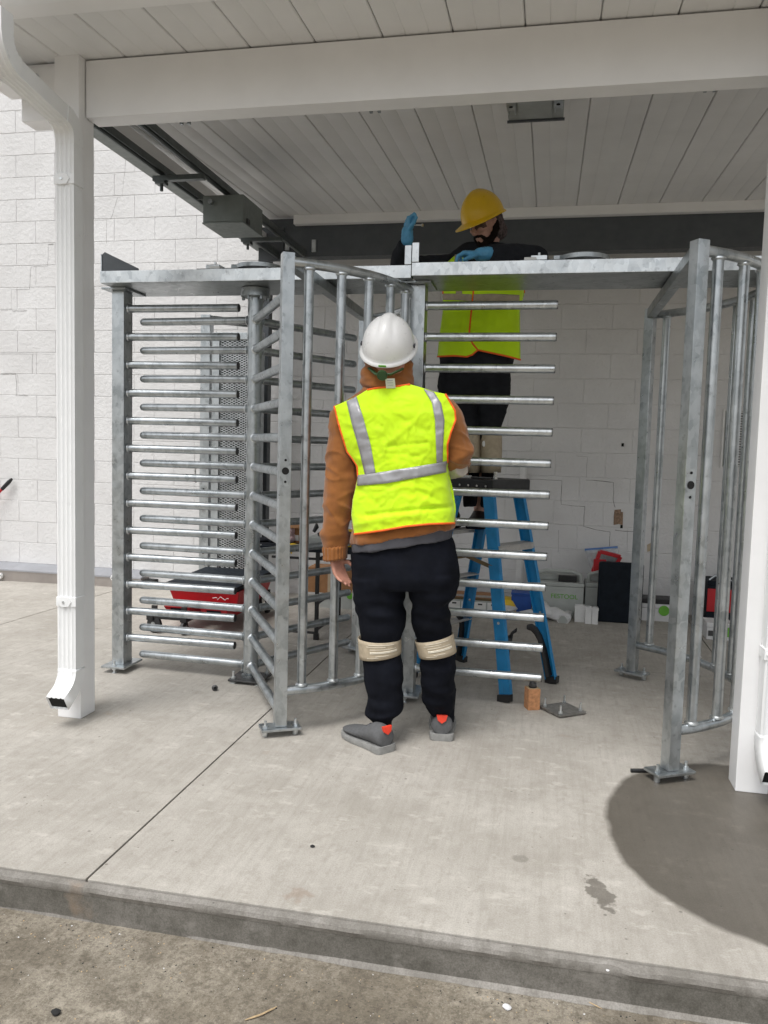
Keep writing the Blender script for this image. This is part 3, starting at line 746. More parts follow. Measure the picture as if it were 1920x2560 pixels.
# ------------------------------------------------------------------ ladder
e1 = Vector((.865, -.50, 0)).normalized(); e2 = Vector((.50, .865, 0)).normalized()
LC = Vector((-.337, 4.71, 0)); LZ = 1.20
lad = thing('step_ladder', LC, 'blue fibreglass twin step ladder with black top cap behind the bars', 'ladder')
obj('top_cap', MB().obox(LC+Vector((0, 0, LZ-.022)), e1*.165, e2*.20, Vector((0, 0, .035))), 'black_plastic', lad, bevel=.012)
for k in range(5):
    c = LC+Vector((0, 0, LZ-.025))-e2*.2005+e1*(-.12+.06*k)
    obj('cap_rivet', MB().lathe([(.006, -.003), (.006, .002)], c, 10, e2), 'steel_bright', lad)
feet = {}
for s1 in (-1, 1):
    for s2 in (-1, 1):
        top = LC+e1*s1*.11+e2*s2*.165+Vector((0, 0, LZ-.05)); ft = LC+e1*s1*.335+e2*s2*.255+Vector((0, 0, .03))
        feet[(s1, s2)] = (top, ft)
        m = MB(); t = (ft-top).normalized(); a = (e1-t*e1.dot(t)).normalized(); b = t.cross(a)
        m.beam(top, ft, .070, .006, side=a)
        rl = obj('rail', m, 'ladder_blue', lad, bevel=.002)
        for q in (-1, 1):
            m = MB(); off = a*q*.033-b*(.0145 if b.dot(e2)*s2 > 0 else -.0145)
            m.beam(top+off, ft+off, .005, .022, side=a); obj('rail_flange', m, 'ladder_blue', rl, bevel=.0015)
        obj('foot', MB().obox(ft+Vector((0, 0, -.008)), a*.04, b*.02, Vector((0, 0, .021))), 'black_plastic', rl, bevel=.004)
        for z in (.10, .35): obj('rivet', MB().lathe([(.008, -.006), (.008, .006)], ft.lerp(top, z), 10, b), 'steel_bright', rl)
def rail_at(s1, s2, z):
    a, b = feet[(s1, s2)]; k = (a.z-z)/(a.z-b.z); return a.lerp(b, k)
for s1 in (-1, 1):
    for z in ((.30, .60, .90) if s1 < 0 else (.84,)):
        p, q = rail_at(s1, -1, z), rail_at(s1, 1, z)
        st = obj('tread', MB().obox((p+q)/2, e1*.042, (q-p)/2*.975, Vector((0, 0, .003))), 'aluminium', lad, bevel=.001)
        obj('tread_lip', MB().obox((p+q)/2+e1*s1*.040+Vector((0, 0, -.019)), e1*.0025, (q-p)/2*.975, Vector((0, 0, .0155))), 'aluminium', st)
        for k in range(3): obj('tread_rib', MB().obox((p+q)/2+e1*(-.025+.025*k)+Vector((0, 0, .0045)), e1*.004, (q-p)/2*.96, Vector((0, 0, .0014))), 'aluminium', st)
    # corner braces at the feet
    for s2 in (-1, 1):
        a, b = rail_at(s1, s2, .05), rail_at(s1, s2, .36); c = (rail_at(s1, -1, .36)+rail_at(s1, 1, .36))/2
        pts = [((a*(1-q)**2+b*2*q*(1-q)+c.lerp(b, .25)*q*q)-e2*s2*.03*(1-q)) for q in [k/6. for k in range(7)]]
        obj('corner_brace', MB().path(pts, [.034, .032, .030, .028, .026, .022, .014], 8, flat=.3, ref=e2+Vector((0, 0, .5))), 'black_plastic', lad)
for s2 in (-1, 1):
    a, b = rail_at(-1, s2, .72), rail_at(1, s2, .72); m_ = (a+b)/2+Vector((0, 0, .05))
    obj('spreader', MB().beam(a, m_, .022, .004, side=(0, 0, 1)), 'bronze', lad); obj('spreader', MB().beam(m_, b, .022, .004, side=(0, 0, 1)), 'bronze', lad)
# stickers on the near left rail
a, b = feet[(-1, -1)]; t = (b-a).normalized(); sd_ = (e1-t*e1.dot(t)).normalized(); nn = t.cross(sd_)
if nn.dot(e2) > 0: nn = -nn
def sticker(k, hw, hl, mat='label_white', off=.0065):
    c = a.lerp(b, k)+nn*off; return obj('sticker', MB().obox(c, sd_*hw, t*hl, nn*.0006), mat, lad)
s_ = sticker(.16, .028, .085)
for q in range(9): obj('print_line', MB().obox(a.lerp(b, .16)+nn*.0076+t*(-.07+.017*q), sd_*(.022 if q % 3 else .014), t*.0035, nn*.0003), 'label_print' if q in (0, 4) else 'galvanised', s_)
s_ = sticker(.38, .026, .055)
for q in range(6): obj('print_line', MB().obox(a.lerp(b, .38)+nn*.0076+t*(-.042+.016*q), sd_*.02, t*.0035, nn*.0003), 'label_print', s_)
s_ = sticker(.80, .027, .09)
obj('sticker_band', MB().obox(a.lerp(b, .80)+nn*.0074, sd_*.018, t*.084, nn*.0003), 'label_white', s_)
M_ = Matrix.Identity(4)
for i in range(3): M_[i][0] = -t[i]; M_[i][1] = (-sd_)[i]; M_[i][2] = nn[i]; M_[i][3] = (a.lerp(b, .80)+nn*.0082)[i]
if (-t).cross(-sd_).dot(nn) < 0:
    for i in range(3): M_[i][1] = sd_[i]
text('lettering', 'WERNER', .042, M_, 'label_print', s_)
# tools on the cap
pl = thing('pliers', LC+Vector((-.05, -.12, LZ+.013)), 'small pliers lying on the black ladder top', 'pliers')
c = LC+Vector((0, 0, LZ+.019))-e2*.13
obj('jaw', MB().beam(c-e1*.03, c-e1*.12, .02, .008, side=(0, 0, 1)), 'steel_bright', pl, bevel=.002)
for s in (-1, 1): obj('grip', MB().path([c-e1*.03, c+e1*.04+e2*s*.016, c+e1*.11+e2*s*.012], .006, 8), 'steel_dark', pl)
sk = thing('socket_fitting', c+e1*.13, 'small shiny metal fitting standing on the ladder top', 'fitting')
obj('hex_body', MB().lathe([(.013, -.006), (.013, .016)], c+e1*.135, 6), 'steel_bright', sk); obj('stem', MB().lathe([(.008, .0165), (.011, .03), (.011, .038)], c+e1*.135, 14), 'steel_bright', sk)

# ------------------------------------------------------------------ mesh gate behind the left turnstile
GY = 6.45
a = V(507, 788, GY); b = V(660, 850, GY); zt = a.z; x0 = a.x; x1 = b.x; z1 = V(580, 832, GY).z
gt = thing('mesh_gate', (x0, GY, 0), 'tall galvanised gate with expanded mesh infill standing against the wall', 'gate')
obj('gate_post', MB().box(x0, x0+.085, GY-.04, GY+.04, .02, zt), 'galvanised', gt, bevel=.004)
obj('stile', MB().box(x0+.10, x0+.165, GY-.025, GY+.025, .10, z1), 'galvanised', gt, bevel=.003)
obj('stile', MB().box(x1-.06, x1, GY-.025, GY+.025, .10, z1), 'galvanised', gt, bevel=.003)
obj('top_rail', MB().box(x0+.166, x1-.061, GY-.024, GY+.024, z1-.06, z1), 'galvanised', gt, bevel=.003)
obj('bottom_rail', MB().box(x0+.166, x1-.061, GY-.024, GY+.024, .10, .16), 'galvanised_bright', gt, bevel=.003)
obj('header_arm', MB().beam((x0+.086, GY+.02, zt-.035), (x1+.05, GY+.50, zt-.035), .06, .05, side=(0, 0, 1)), 'strut_green', gt, bevel=.003)
obj('gate_handle', MB().path([(x0-.002, GY-.02, 1.17), (x0-.035, GY-.03, 1.165), (x0-.045, GY-.03, 1.14), (x0-.045, GY-.03, 1.05), (x0-.035, GY-.03, 1.03)], .009, 10), 'steel_bright', gt)
obj('gate_foot', MB().box(x0-.03, x0+.12, GY-.07, GY+.07, -.005, .019), 'galvanised', gt, bevel=.003)
for z in (.15, .42, .98, 1.95):
    obj('bolt', MB().lathe([(.008, -.045), (.008, -.04)], (x0+.04, GY, z), 8, Vector((0, 1, 0))), 'dark_hole', gt)
m = MB(); mx0, mx1, mz0, mz1 = x0+.162, x1-.057, .155, z1-.055
cw, ch = .044, .021
nx = int((mx1-mx0)/cw); nzz = int((mz1-mz0)/ch)
for fam in (1, -1):
    k = -nx*2
    lines = int((mz1-mz0)/ch)+nx+2
    for i in range(lines):
        zs_ = mz0 + i*ch if fam == -1 else mz0+(i-nx-1)*ch
        sl_ = fam*ch/cw
        xa, xb_ = mx0, mx1; za, zb_ = zs_, zs_+sl_*(mx1-mx0)
        def clip(zlim):
            return mx0+(zlim-zs_)/sl_
        if sl_ > 0:
            if za < mz0: xa = clip(mz0); za = mz0
            if zb_ > mz1: xb_ = clip(mz1); zb_ = mz1
        else:
            if za > mz1: xa = clip(mz1); za = mz1
            if zb_ < mz0: xb_ = clip(mz0); zb_ = mz0
        if xb_-xa < .01: continue
        m.beam((xa, GY+.004*fam, za), (xb_, GY+.004*fam, zb_), .0075, .004, side=(0, 1, 0))
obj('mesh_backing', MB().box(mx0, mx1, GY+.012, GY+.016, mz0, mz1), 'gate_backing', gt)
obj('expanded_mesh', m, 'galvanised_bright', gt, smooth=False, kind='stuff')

# ------------------------------------------------------------------ red tool cart behind the left bars
wa = G(381, 1588); wb = G(466, 1594)
ct = thing('tool_cart', (-2.45, 5.6, 0), 'low red tool cart with black top seen through the left barrier bars', 'cart')
cx0, cx1, cy0, cy1 = -2.72, -2.16, 5.28, 6.12
def tub(x0, x1, y0, y1, z0, z1, sx, sy):
    return [[Vector((x0+sx, y0+sy, z0)), Vector((x1-sx, y0+sy, z0)), Vector((x1-sx, y1-sy, z0)), Vector((x0+sx, y1-sy, z0))], [Vector((x0, y0, z1)), Vector((x1, y0, z1)), Vector((x1, y1, z1)), Vector((x0, y1, z1))]]
obj('cart_body', MB().loft(tub(cx0, cx1, cy0+.12, cy1, .19, .30, .03, .03)), 'case_red', ct, bevel=.01)
obj('cart_top', MB().obox(((cx0+cx1)/2-.02, (cy0+cy1)/2+.05, .325), (.29, 0, 0), (0, .38, .008), (0, -.0004, .018)), 'case_black', ct, bevel=.008)
for xx in (cx0+.02, cx0+.30):
    sd3 = obj('side_skirt', MB().loft(tub(xx, xx+.22, cy0+.0, cy1-.1, .09, .185, .04, .06)), 'case_red', ct, bevel=.008)
    obj('skirt_panel', MB().obox((xx+.11, cy0+.026, .145), (.055, 0, 0), (0, .002, 0), (0, -.02, .028)), 'case_black', sd3)
lg = MB()
lp = [Vector((-2.36+.022*i+.010*math.sin(i*1.9), cy0+.105, .245+.012*math.sin(i*2.6))) for i in range(7)]
obj('script_mark', lg.path(lp, .003, 6), 'label_white', ct)
obj('front_axle', MB().box(cx0-.06, cx0+.24, cy0-.09, cy0-.06, .105, .135), 'black_plastic', ct, bevel=.004)
for xx in (cx0-.04, cx0+.22): obj('axle_clamp', MB().box(xx-.02, xx+.03, cy0-.10, cy0+.03, .095, .145), 'black_plastic', ct, bevel=.004)
for (x, y, r) in ((cx0-.01, cy0-.07, .062), (cx0+.22, cy0-.07, .05), (cx1-.10, cy1-.03, .05), (cx1-.03, cy1-.03, .05), (cx0+.1, cy1-.05, .05)):
    wl = obj('wheel', MB().lathe([(r-.008, -.014), (r, -.010), (r, .010), (r-.008, .014)], (x, y, r+gz(x, y)), 24, Vector((1, 0, 0)) if r < .06 else Vector((.25, 1, 0)).normalized()), 'black_plastic', ct)
    obj('hub', MB().lathe([(.02, -.018), (.02, .018)], (x, y, r+gz(x, y)), 14, Vector((1, 0, 0)) if r < .06 else Vector((.25, 1, 0)).normalized()), 'galvanised_dull', wl)
    obj('fork', MB().box(x-.02, x+.02, y-.008, y+.008, r*1.6, .20), 'black_plastic', wl)

# ------------------------------------------------------------------ work table with things on it
tz = .66; tx0, tx1, ty0, ty1 = -1.98, -.80, 5.32, 6.02
tb = thing('work_table', ((tx0+tx1)/2, (ty0+ty1)/2, 0), 'black folding work table behind the left turnstile cage', 'table')
obj('table_top', MB().box(tx0, tx1, ty0, ty1, tz-.03, tz), 'case_black', tb, bevel=.006)
for x in (-1.56, -.95):
    for y in (5.36, 5.98):
        lg = obj('leg', MB().box(x-.013, x+.013, y-.013, y+.013, gz(x, y)+.012, tz-.031), 'black_plastic', tb, bevel=.003)
        obj('leg_foot', MB().box(x-.018, x+.018, y-.018, y+.018, gz(x, y), gz(x, y)+.045), 'black_plastic', lg, bevel=.003)
    for z in (.07, .26, .58): obj('leg_brace', MB().tube((x, 5.36, z), (x, 5.98, z), .009, 8), 'black_plastic', tb)
obj('leg_brace', MB().tube((-1.92, 5.36, .05), (-1.56, 5.36, .05), .009, 8), 'black_plastic', tb)
obj('apron_rail', MB().tube((-1.9, 5.36, .58), (-.95, 5.36, .58), .009, 8), 'black_plastic', tb)
def px_box(name, label, cat, x0, x1, ytop, Y, dep, mat, z=None, lid=None, h=None, bev=.008, zoff=0):
    A = V(x0, ytop, Y); B = V(x1, ytop, Y); zz = gz((A.x+B.x)/2, Y) if z is None else z
    top = A.z if h is None else zz+h
    t = thing(name, ((A.x+B.x)/2, Y+dep/2, zz), label, cat)
    return t, A.x, B.x, Y, Y+dep, zz, top
t, x0, x1, y0, y1, zz, zt = px_box('carton', 'small open brown cardboard carton on the work table', 'box', 722, 752, 1318, 5.55, .14, 'cardboard', z=tz)
obj('carton_body', MB().box(x0, x1, y0, y1, zz+.0005, zt), 'cardboard', t, bevel=.003)
obj('carton_flap', MB().obox(((x0+x1)/2, y0-.015, zt+.012), ((x1-x0)/2, 0, 0), (0, .03, .012), (0, -.0008, .002)), 'cardboard', t)
obj('carton_label', MB().box(x0+.02, x1-.015, y0-.0015, y0-.0003, zz+.02, zz+.06), 'label_white', t)
t, x0, x1, y0, y1, zz, zt = px_box('plastic_bag', 'crumpled pinkish plastic bag beside the carton on the table', 'bag', 714, 733, 1328, 5.50, .1, 'pink_bag', z=tz)
m = MB(); c = Vector(((x0+x1)/2, 5.56, tz))
for i in range(6): m.ell(c+Vector((random.uniform(-.015, .015), random.uniform(-.03, .03), .032+.012*i)), .035-.003*i, .045, .03)
obj('bag_body', m, 'pink_bag', t)
m = MB().path([c+Vector((0, 0, .1)), c+Vector((.005, .01, .13))], [.02, .006], 8); obj('bag_neck', m, 'pink_bag', t)
t = thing('black_cloth', V(672, 1362, 5.5), 'black folded cloth at the left end of the work table', 'cloth')
m = MB(); a = V(672, 1362, 5.5); a.z = tz
for i, (dx, r) in enumerate(((-.05, .035), (0, .045), (.05, .035), (.1, .03))): m.ell(a+Vector((dx, .04*(i % 2), r*.55)), r*1.5, r*1.6, r*.55)
obj('cloth_fold', m, 'jacket_dark', t)
obj('cloth_edge', MB().box(a.x-.12, a.x+.14, a.y-.10, a.y+.1, tz+.0005, tz+.006), 'jacket_dark', t)
t = thing('yellow_rag', V(730, 1360, 5.38), 'yellow rag hanging flat at the table front edge', 'rag')
a = V(730, 1360, 5.38)
obj('rag_sheet', MB().loft([[Vector((a.x-.05+.025*i, 5.325+.012*(i % 2), tz+.002)), Vector((a.x-.05+.025*i, 5.42, tz+.010+.004*(i % 3))), Vector((a.x-.05+.025*i, 5.42, tz+.006)), Vector((a.x-.05+.025*i, 5.325+.012*(i % 2), tz+.0005))] for i in range(5)]), 'yellow', t)
obj('rag_corner', MB().prism([(a.x-.02, 5.316, tz), (a.x+.03, 5.316, tz), (a.x+.02, 5.316, tz-.05)], (0, .003, 0)), 'yellow', t)
t, x0, x1, y0, y1, zz, zt = px_box('tool_case', 'flat grey tool case on the work table with black tools on it', 'case', 768, 860, 1342, 5.50, .25, 'case_grey', z=tz)
obj('case_base', MB().box(x0, x1, y0, y1, zz+.0005, zz+.02), 'case_grey', t, bevel=.004); obj('case_lid', MB().box(x0, x1, y0, y1, zz+.0205, max(zt, zz+.04)), 'case_grey', t, bevel=.004)
zt = max(zt, zz+.04)
t = thing('hand_tools', (x0+.08, 5.6, zt), 'black hand tools piled on the grey tool case', 'tools')
m = MB(); m.path([(x0+.03, 5.56, zt+.03), (x0+.05, 5.57, zt+.07), (x0+.045, 5.58, zt+.09)], [.012, .018, .008], 8); obj('tool_grip', m, 'black_plastic', t)
m = MB(); m.path([(x0+.06, 5.57, zt+.012), (x0+.12, 5.6, zt+.035), (x0+.2, 5.6, zt+.045), (x0+.26, 5.6, zt+.02)], [.012, .022, .028, .015], 8); obj('tool_body', m, 'black_plastic', t)
t, x0, x1, y0, y1, zz, zt = px_box('tape_measure', 'yellow and black tape measure by the standing worker sleeve on the table', 'tape measure', 866, 884, 1324, 5.48, .05, 'yellow', z=tz)
obj('measure_body', MB().box(x0, x1, y0, y1, tz+.0005, zt), 'yellow', t, bevel=.008); obj('measure_band', MB().box(x0+.012, x1-.012, y0-.003, y0-.0002, tz+.02, zt-.015), 'black_plastic', t)
# below the table
t, x0, x1, y0, y1, zz, zt = px_box('flat_case', 'low pale grey case with green badge under the work table', 'case', 800, 905, 1484, 6.42, .3, 'case_grey')
obj('case_body', MB().box(x0, x1, y0, y1, zz, zt), 'case_grey', t, bevel=.006)
c = V(875, 1490, y0-.006); obj('green_badge', MB().lathe([(.028, -.003), (.028, .004)], c, 16, Vector((0, 1, 0))), 'case_green', t)
zf = zt
t, x0, x1, y0, y1, zz, zt = px_box('cardboard_box', 'brown cardboard box standing on the flat case under the table', 'box', 768, 884, 1420, 6.46, .25, 'cardboard', z=zf)
obj('box_body', MB().box(x0, x1, y0, y1, zf+.0005, zt), 'cardboard', t, bevel=.003)
obj('box_tape', MB().box((x0+x1)/2-.02, (x0+x1)/2+.02, y0-.0012, y0-.0002, zf+.01, zt-.01), 'tan_paper', t)
for q in (-1, 1): obj('box_flap', MB().obox(((x0+x1)/2+q*(x1-x0)/4, (y0+y1)/2, zt+.004), ((x1-x0)/4-.002, 0, 0), (0, (y1-y0)/2, 0), (0, 0, .0025)), 'cardboard', t)

# ------------------------------------------------------------------ cases and packaging along the wall, right
def case(label, x0, x1, ytop, Y, dep, letter=None, lx=.5, handle=True, hcol='case_grey', body='case_grey', name='tool_case'):
    t, a, b, y0, y1, zz, zt = px_box(name, label, 'case', x0, x1, ytop, Y, dep, body)
    obj('case_body', MB().box(a, b, y0, y1, zz, zt-.035), body, t, bevel=.008)
    obj('case_lid', MB().box(a-.003, b+.003, y0-.003, y1, zt-.034, zt), body, t, bevel=.008)
    if handle:
        w_ = b-a; hz = .085
        hp = [Vector((a+.02, y0+.05, zt)), Vector((a+.03, y0+.05, zt+hz*.75)), Vector((a+.10, y0+.05, zt+hz)), Vector((b-.10, y0+.05, zt+hz)), Vector((b-.03, y0+.05, zt+hz*.75)), Vector((b-.02, y0+.05, zt))]
        obj('handle', MB().path(hp, .017, 8), hcol, t); obj('handle_pad', MB().box(a+.2, b-.06, y0+.03, y0+.08, zt+.001, zt+hz*.62), 'black_plastic', t, bevel=.004)
        obj('back_shell', MB().box(a+.03, b-.03, y0+.10, y1-.02, zt+.0005, zt+hz*.6), hcol, t, bevel=.01)
    if letter:
        M_ = Matrix(((1, 0, 0, a+(b-a)*lx), (0, 0, -1, y0-.0022), (0, 1, 0, zz+(zt-zz)*.60), (0, 0, 0, 1)))
        text('lettering', letter, .052, M_, 'case_green', t)
    return t, a, b, y0, zz, zt
case('wide grey tool case with green lettering and arched handle against the wall', 1334, 1461, 1452, 6.60, .26, 'FESTOOL', .62)
t, a, b, y0, zz, zt = case('grey tool case half hidden behind the upright black case', 1464, 1590, 1457, 6.64, .24, 'FESTOOL', .72)
t, x0, x1, y0, y1, zz, ztb = px_box('black_case', 'tall black fabric case standing on end beside the grey tool cases', 'case', 1499, 1612, 1405, 6.50, .09, 'case_black')
obj('case_shell', MB().box(x0, x1, y0, y1, zz, ztb), 'case_black', t, bevel=.022, segs=3); obj('zip_seam', MB().box(x0-.002, x1+.002, y0+.04, y0+.046, zz+.02, ztb-.02), 'black_plastic', t)
obj('tab', MB().box(x1-.10, x1-.06, y0-.004, y0+.002, zz+.24, zz+.33), 'shirt_grey', t, bevel=.001)
# red tool tray and zip bag on the second case
t = thing('red_tray', V(1525, 1425, 6.78), 'red plastic tool tray tilted on top of the grey case', 'tray')
P4 = [V(*z4(*p), 6.76) for p in ((1035, 1300), (1105, 1100), (1308, 1152), (1255, 1250), (1130, 1300))]
def bars(par, pts, r, mat, name): 
    for p, q in zip(pts, pts[1:]): obj(name, MB().beam(p, q, r, .05, side=(0, 0, 1) if abs((q-p).x) > abs((q-p).z) else (1, 0, 0)), mat, par, bevel=.003)
bars(t, [P4[0], P4[1], P4[2], P4[3]], .03, 'case_red', 'tray_side')
obj('tray_floor', MB().prism([P4[0], P4[1], P4[2], P4[3]], (0, .004, 0)), 'galvanised_dull', t)
obj('tray_pocket', MB().box(P4[0].x, P4[0].x+.10, 6.70, 6.75, P4[0].z, P4[0].z+.11), 'case_red', t, bevel=.006)
t = thing('zip_bag', V(1490, 1420, 6.85), 'clear zip bag with blue seal strip leaning on the wall behind the red tray', 'bag')
q = [V(*z4(*p), 6.86) for p in ((955, 1085), (1280, 1060), (1300, 1200), (1260, 1290), (1020, 1290), (985, 1200))]
obj('bag_film', MB().loft([[p+Vector((0, -.003, 0)) for p in q], [p.lerp(sum(q, Vector())/6, .25)+Vector((0, -.035, 0)) for p in q]]), 'plastic_film', t)
obj('seal_strip', MB().beam(q[0]+Vector((0, -.004, .0)), q[1]+Vector((0, -.004, .0)), .022, .006, side=(0, 0, 1)), 'bag_blue', t)
# square tube offcuts
for (xa, xb2, yt, Y, lab) in ((1438, 1463, 1514, 6.44, 'white square tube offcut, leftmost, in front of the grey cases'), (1464, 1480, 1518, 6.40, 'white square tube offcut, middle of three by the grey cases'), (1481, 1496, 1520, 6.40, 'white square tube offcut beside the black case, right of three')):
    t, x0, x1, y0, y1, zz, zt = px_box('tube_offcut', lab, 'offcut', xa, xb2, yt, Y, .07, 'white_paint'); t['group'] = 'square tube offcuts'
    for (u0, u1, v0, v1) in ((x0, x1, y0, y0+.008), (x0, x1, y1-.008, y1), (x0, x0+.008, y0+.0082, y1-.0082), (x1-.008, x1, y0+.0082, y1-.0082)): obj('tube_wall', MB().box(u0, u1, v0, v1, zz, zt), 'white_paint', t)
    obj('tube_collar', MB().box(x0-.003, x1+.003, y0-.003, y0-.0004, zt-.02, zt), 'white_paint', t)
# plastic sleeves on the floor
def sleeve(pts, rs, label, flat=.6):
    t = thing('packing_sleeve', pts[0], label, 'packaging', 'white packing sleeves on the floor')
    m = MB(); P = [Vector(p) for p in pts]; rings = []
    for i, p in enumerate(P):
        tt = (P[min(i+1, len(P)-1)]-P[max(0, i-1)]).normalized(); a = Vector((0, 0, 1)); a = (a-tt*a.dot(tt)).normalized(); b = tt.cross(a)
        rings.append([p+(a*math.sin(q)*flat+b*math.cos(q))*rs[i]*(1+.12*math.sin(3*q+i*1.7)) for q in [2*math.pi*k/14 for k in range(14)]])
    o = obj('sleeve_body', m.loft(rings, cap=True), 'foam_white', t); obj('sleeve_mouth', MB().loft([[p.lerp(P[-1], .18)+(P[-1]-P[-2]).normalized()*.002 for p in rings[-1]], [p.lerp(P[-1], .35)+(P[-1]-P[-2]).normalized()*.0025 for p in rings[-1]]]), 'case_grey', t)
def fl_(x, y, z): p = G(x, y, z+gz(0, 6.3)); return p
sleeve([fl_(1350, 1535, .06)+Vector((0, .1, .07)), fl_(1365, 1530, .07), fl_(1385, 1533, .06), fl_(1405, 1541, .05), fl_(1425, 1545, .04)], [.05, .075, .085, .08, .05], 'large white crumpled packing sleeve on the floor behind the ladder')
sleeve([fl_(1425, 1530, .04), fl_(1415, 1540, .04), fl_(1407, 1550, .035)], [.035, .042, .045], 'short white packing sleeve with triangular open end', .8)
sleeve([fl_(1258, 1528, .05), fl_(1275, 1518, .06), fl_(1295, 1516, .06), fl_(1308, 1512, .06)], [.045, .07, .07, .04], 'white packing sleeve left of the ladder rear rail')
sleeve([fl_(1300, 1535, .04), fl_(1325, 1535, .05), fl_(1350, 1542, .04)], [.04, .06, .05], 'flattened white packing sleeve between the ladder rails')
# yellow and blue boxes, drawer box behind the ladder
t, x0, x1, y0, y1, zz, zt = px_box('yellow_case', 'round yellow plastic case on the floor behind the ladder', 'case', 1252, 1284, 1476, 6.55, .2, 'yellow')
obj('case_shell', MB().lathe([(.08, 0), (.105, .02), (.105, .07), (.085, .12), (.05, .135)], ((x0+x1)/2, y0+.1, zz), 24), 'yellow', t); obj('case_patch', MB().box((x0+x1)/2-.03, (x0+x1)/2+.03, y0-.009, y0-.001, zz+.04, zz+.08), 'label_print', t)
t, x0, x1, y0, y1, zz, zt = px_box('blue_box', 'blue box on the floor beside the yellow case', 'box', 1279, 1330, 1481, 6.58, .18, 'blue_box')
obj('box_body', MB().box(x0, x1, y0, y1, zz, zt-.02), 'blue_box', t, bevel=.006); obj('box_lid', MB().box(x0-.004, x1+.004, y0-.004, y1, zt-.0195, zt), 'blue_box', t, bevel=.004)
t, x0, x1, y0, y1, zz, zt = px_box('drawer_box', 'low white drawer box with wooden boards on top by the standing worker leg', 'box', 1120, 1250, 1497, 6.56, .3, 'case_grey')
obj('box_body', MB().box(x0, x1, y0, y1, zz, zt), 'case_grey', t, bevel=.005)
n_ = 4
for k in range(n_):
    xa = x0+(x1-x0)*k/n_+.006; xb2 = x0+(x1-x0)*(k+1)/n_-.006
    dr = obj('drawer', MB().box(xa, xb2, y0-.006, y0-.0005, zz+.015, zt-.012), 'label_white', t, bevel=.002); obj('drawer_label', MB().box(xa+.03, xb2-.03, y0-.0075, y0-.0062, zt-.035, zt-.022), 'label_print', dr)
for k in range(2):
    t2 = thing('wood_board', ((x0+x1)/2, y0+.1, zt+.02*k), ('brown wooden board lying on the white drawer box' if k == 0 else 'upper wooden board with metal edge on the drawer box'), 'board', 'boards on the drawer box')
    obj('board_plank', MB().box(x0-.04, x1-.03, y0+.01+.03*k, y0+.2, zt+.0005+.021*k, zt+.0205+.021*k), 'cardboard', t2, bevel=.002); obj('board_edge', MB().box(x0-.04, x1-.03, y0+.006+.03*k, y0+.0095+.03*k, zt+.001+.021*k, zt+.019+.021*k), 'aluminium' if k else 'bronze', t2)
# cases seen through the right cage
t, a, b, y0, zz, zt = case('low white case with green badge and black lid seen through the right cage', 1604, 1700, 1508, 6.66, .24, handle=False, body='foam_white')
obj('black_lid', MB().box(a, b, y0+.01, y0+.2, zt+.0005, zt+.04), 'black_plastic', t, bevel=.006); c = V(1660, 1527, y0-.004); obj('green_badge', MB().lathe([(.042, -.003), (.042, .002)], c, 20, Vector((0, 1, 0))), 'case_green', t)
t, a, b, y0, zz, zt = case('black and red tool case behind the right cage bars', 1770, 1870, 1452, 6.60, .28, handle=False, body='case_black')
obj('red_front', MB().box(a+.0, b, y0-.012, y0-.0032, zz+.12, zt-.06), 'case_red', t, bevel=.004); obj('script_mark', MB().path([Vector((a+.2+.012*i, y0-.0145, zz+.2+.01*math.sin(i*2.2))) for i in range(7)], .0028, 6), 'label_white', t)
obj('latch', MB().path([(a+.02, y0+.05, zt), (a+.06, y0+.05, zt+.035), (a+.14, y0+.05, zt+.035), (a+.18, y0+.05, zt)], .01, 8), 'galvanised', t)
t, a, b, y0, zz, zt = case('small flat white case with green corner in front of the red case', 1768, 1835, 1556, 6.16, .2, handle=False, body='foam_white')
obj('green_badge', MB().box(b-.07, b-.02, y0-.0045, y0-.0034, zz+.03, zz+.10), 'case_green', t)
obj('print_patch', MB().box(a+.01, a+.06, y0-.0045, y0-.0034, zz+.03, zz+.07), 'label_print', t)

# ------------------------------------------------------------------ small things on the apron
c = G(1336, 1777)
t = thing('wood_block', c, 'reddish wooden block propping the lowest right barrier bar', 'block')
ca, sa = math.cos(R(22)), math.sin(R(22)); ux, uy = Vector((ca, sa, 0)), Vector((-sa, ca, 0))
obj('timber', MB().obox(c+uy*.04+Vector((0, 0, .0575)), ux*.033, uy*.033, Vector((0, 0, .0575))), 'wood', t, bevel=.003)
obj('grain_end', MB().obox(c+uy*.04+Vector((0, 0, .1155)), ux*.031, uy*.031, Vector((0, 0, .0004))), 'splinter', t)
cj = c+uy*.04
t = thing('screw_jack', cj+Vector((0, 0, .116)), 'short black threaded jack between the wooden block and the bar', 'jack')
obj('jack_base', MB().lathe([(.022, .1162), (.022, .125)], cj, 16), 'black_plastic', t)
obj('jack_nut', MB().lathe([(.022, .1255), (.022, .138)], cj, 6), 'steel_dark', t)
obj('jack_thread', MB().lathe([(.014, .1385), (.017, .141), (.014, .1435), (.017, .146), (.016, .1482)], cj, 16), 'steel_dark', t)
c = Vector((.133, 4.245, .012)); ca, sa = math.cos(R(38)), math.sin(R(38)); ux, uy = Vector((ca, sa, 0)), Vector((-sa, ca, 0))
t = thing('floor_plate', Vector((c.x, c.y, 0)), 'loose square steel floor plate with four bolts beside the wooden block', 'plate')
obj('plate', MB().obox(c, ux*.088, uy*.088, Vector((0, 0, .006))), 'plate_steel', t, bevel=.003)
for i in (-1, 1):
    for j in (-1, 1):
        p = c+ux*.066*i+uy*.066*j
        obj('stud', MB().lathe([(.006, -.012), (.006, .05)], p, 10).lathe([(.0115, .0065), (.0115, .017)], p, 6), 'galvanised_bright', t)
c = G(537, 1727); t = thing('socket_ball', c, 'small dark metal socket lying on the apron left of the front cage post', 'socket')
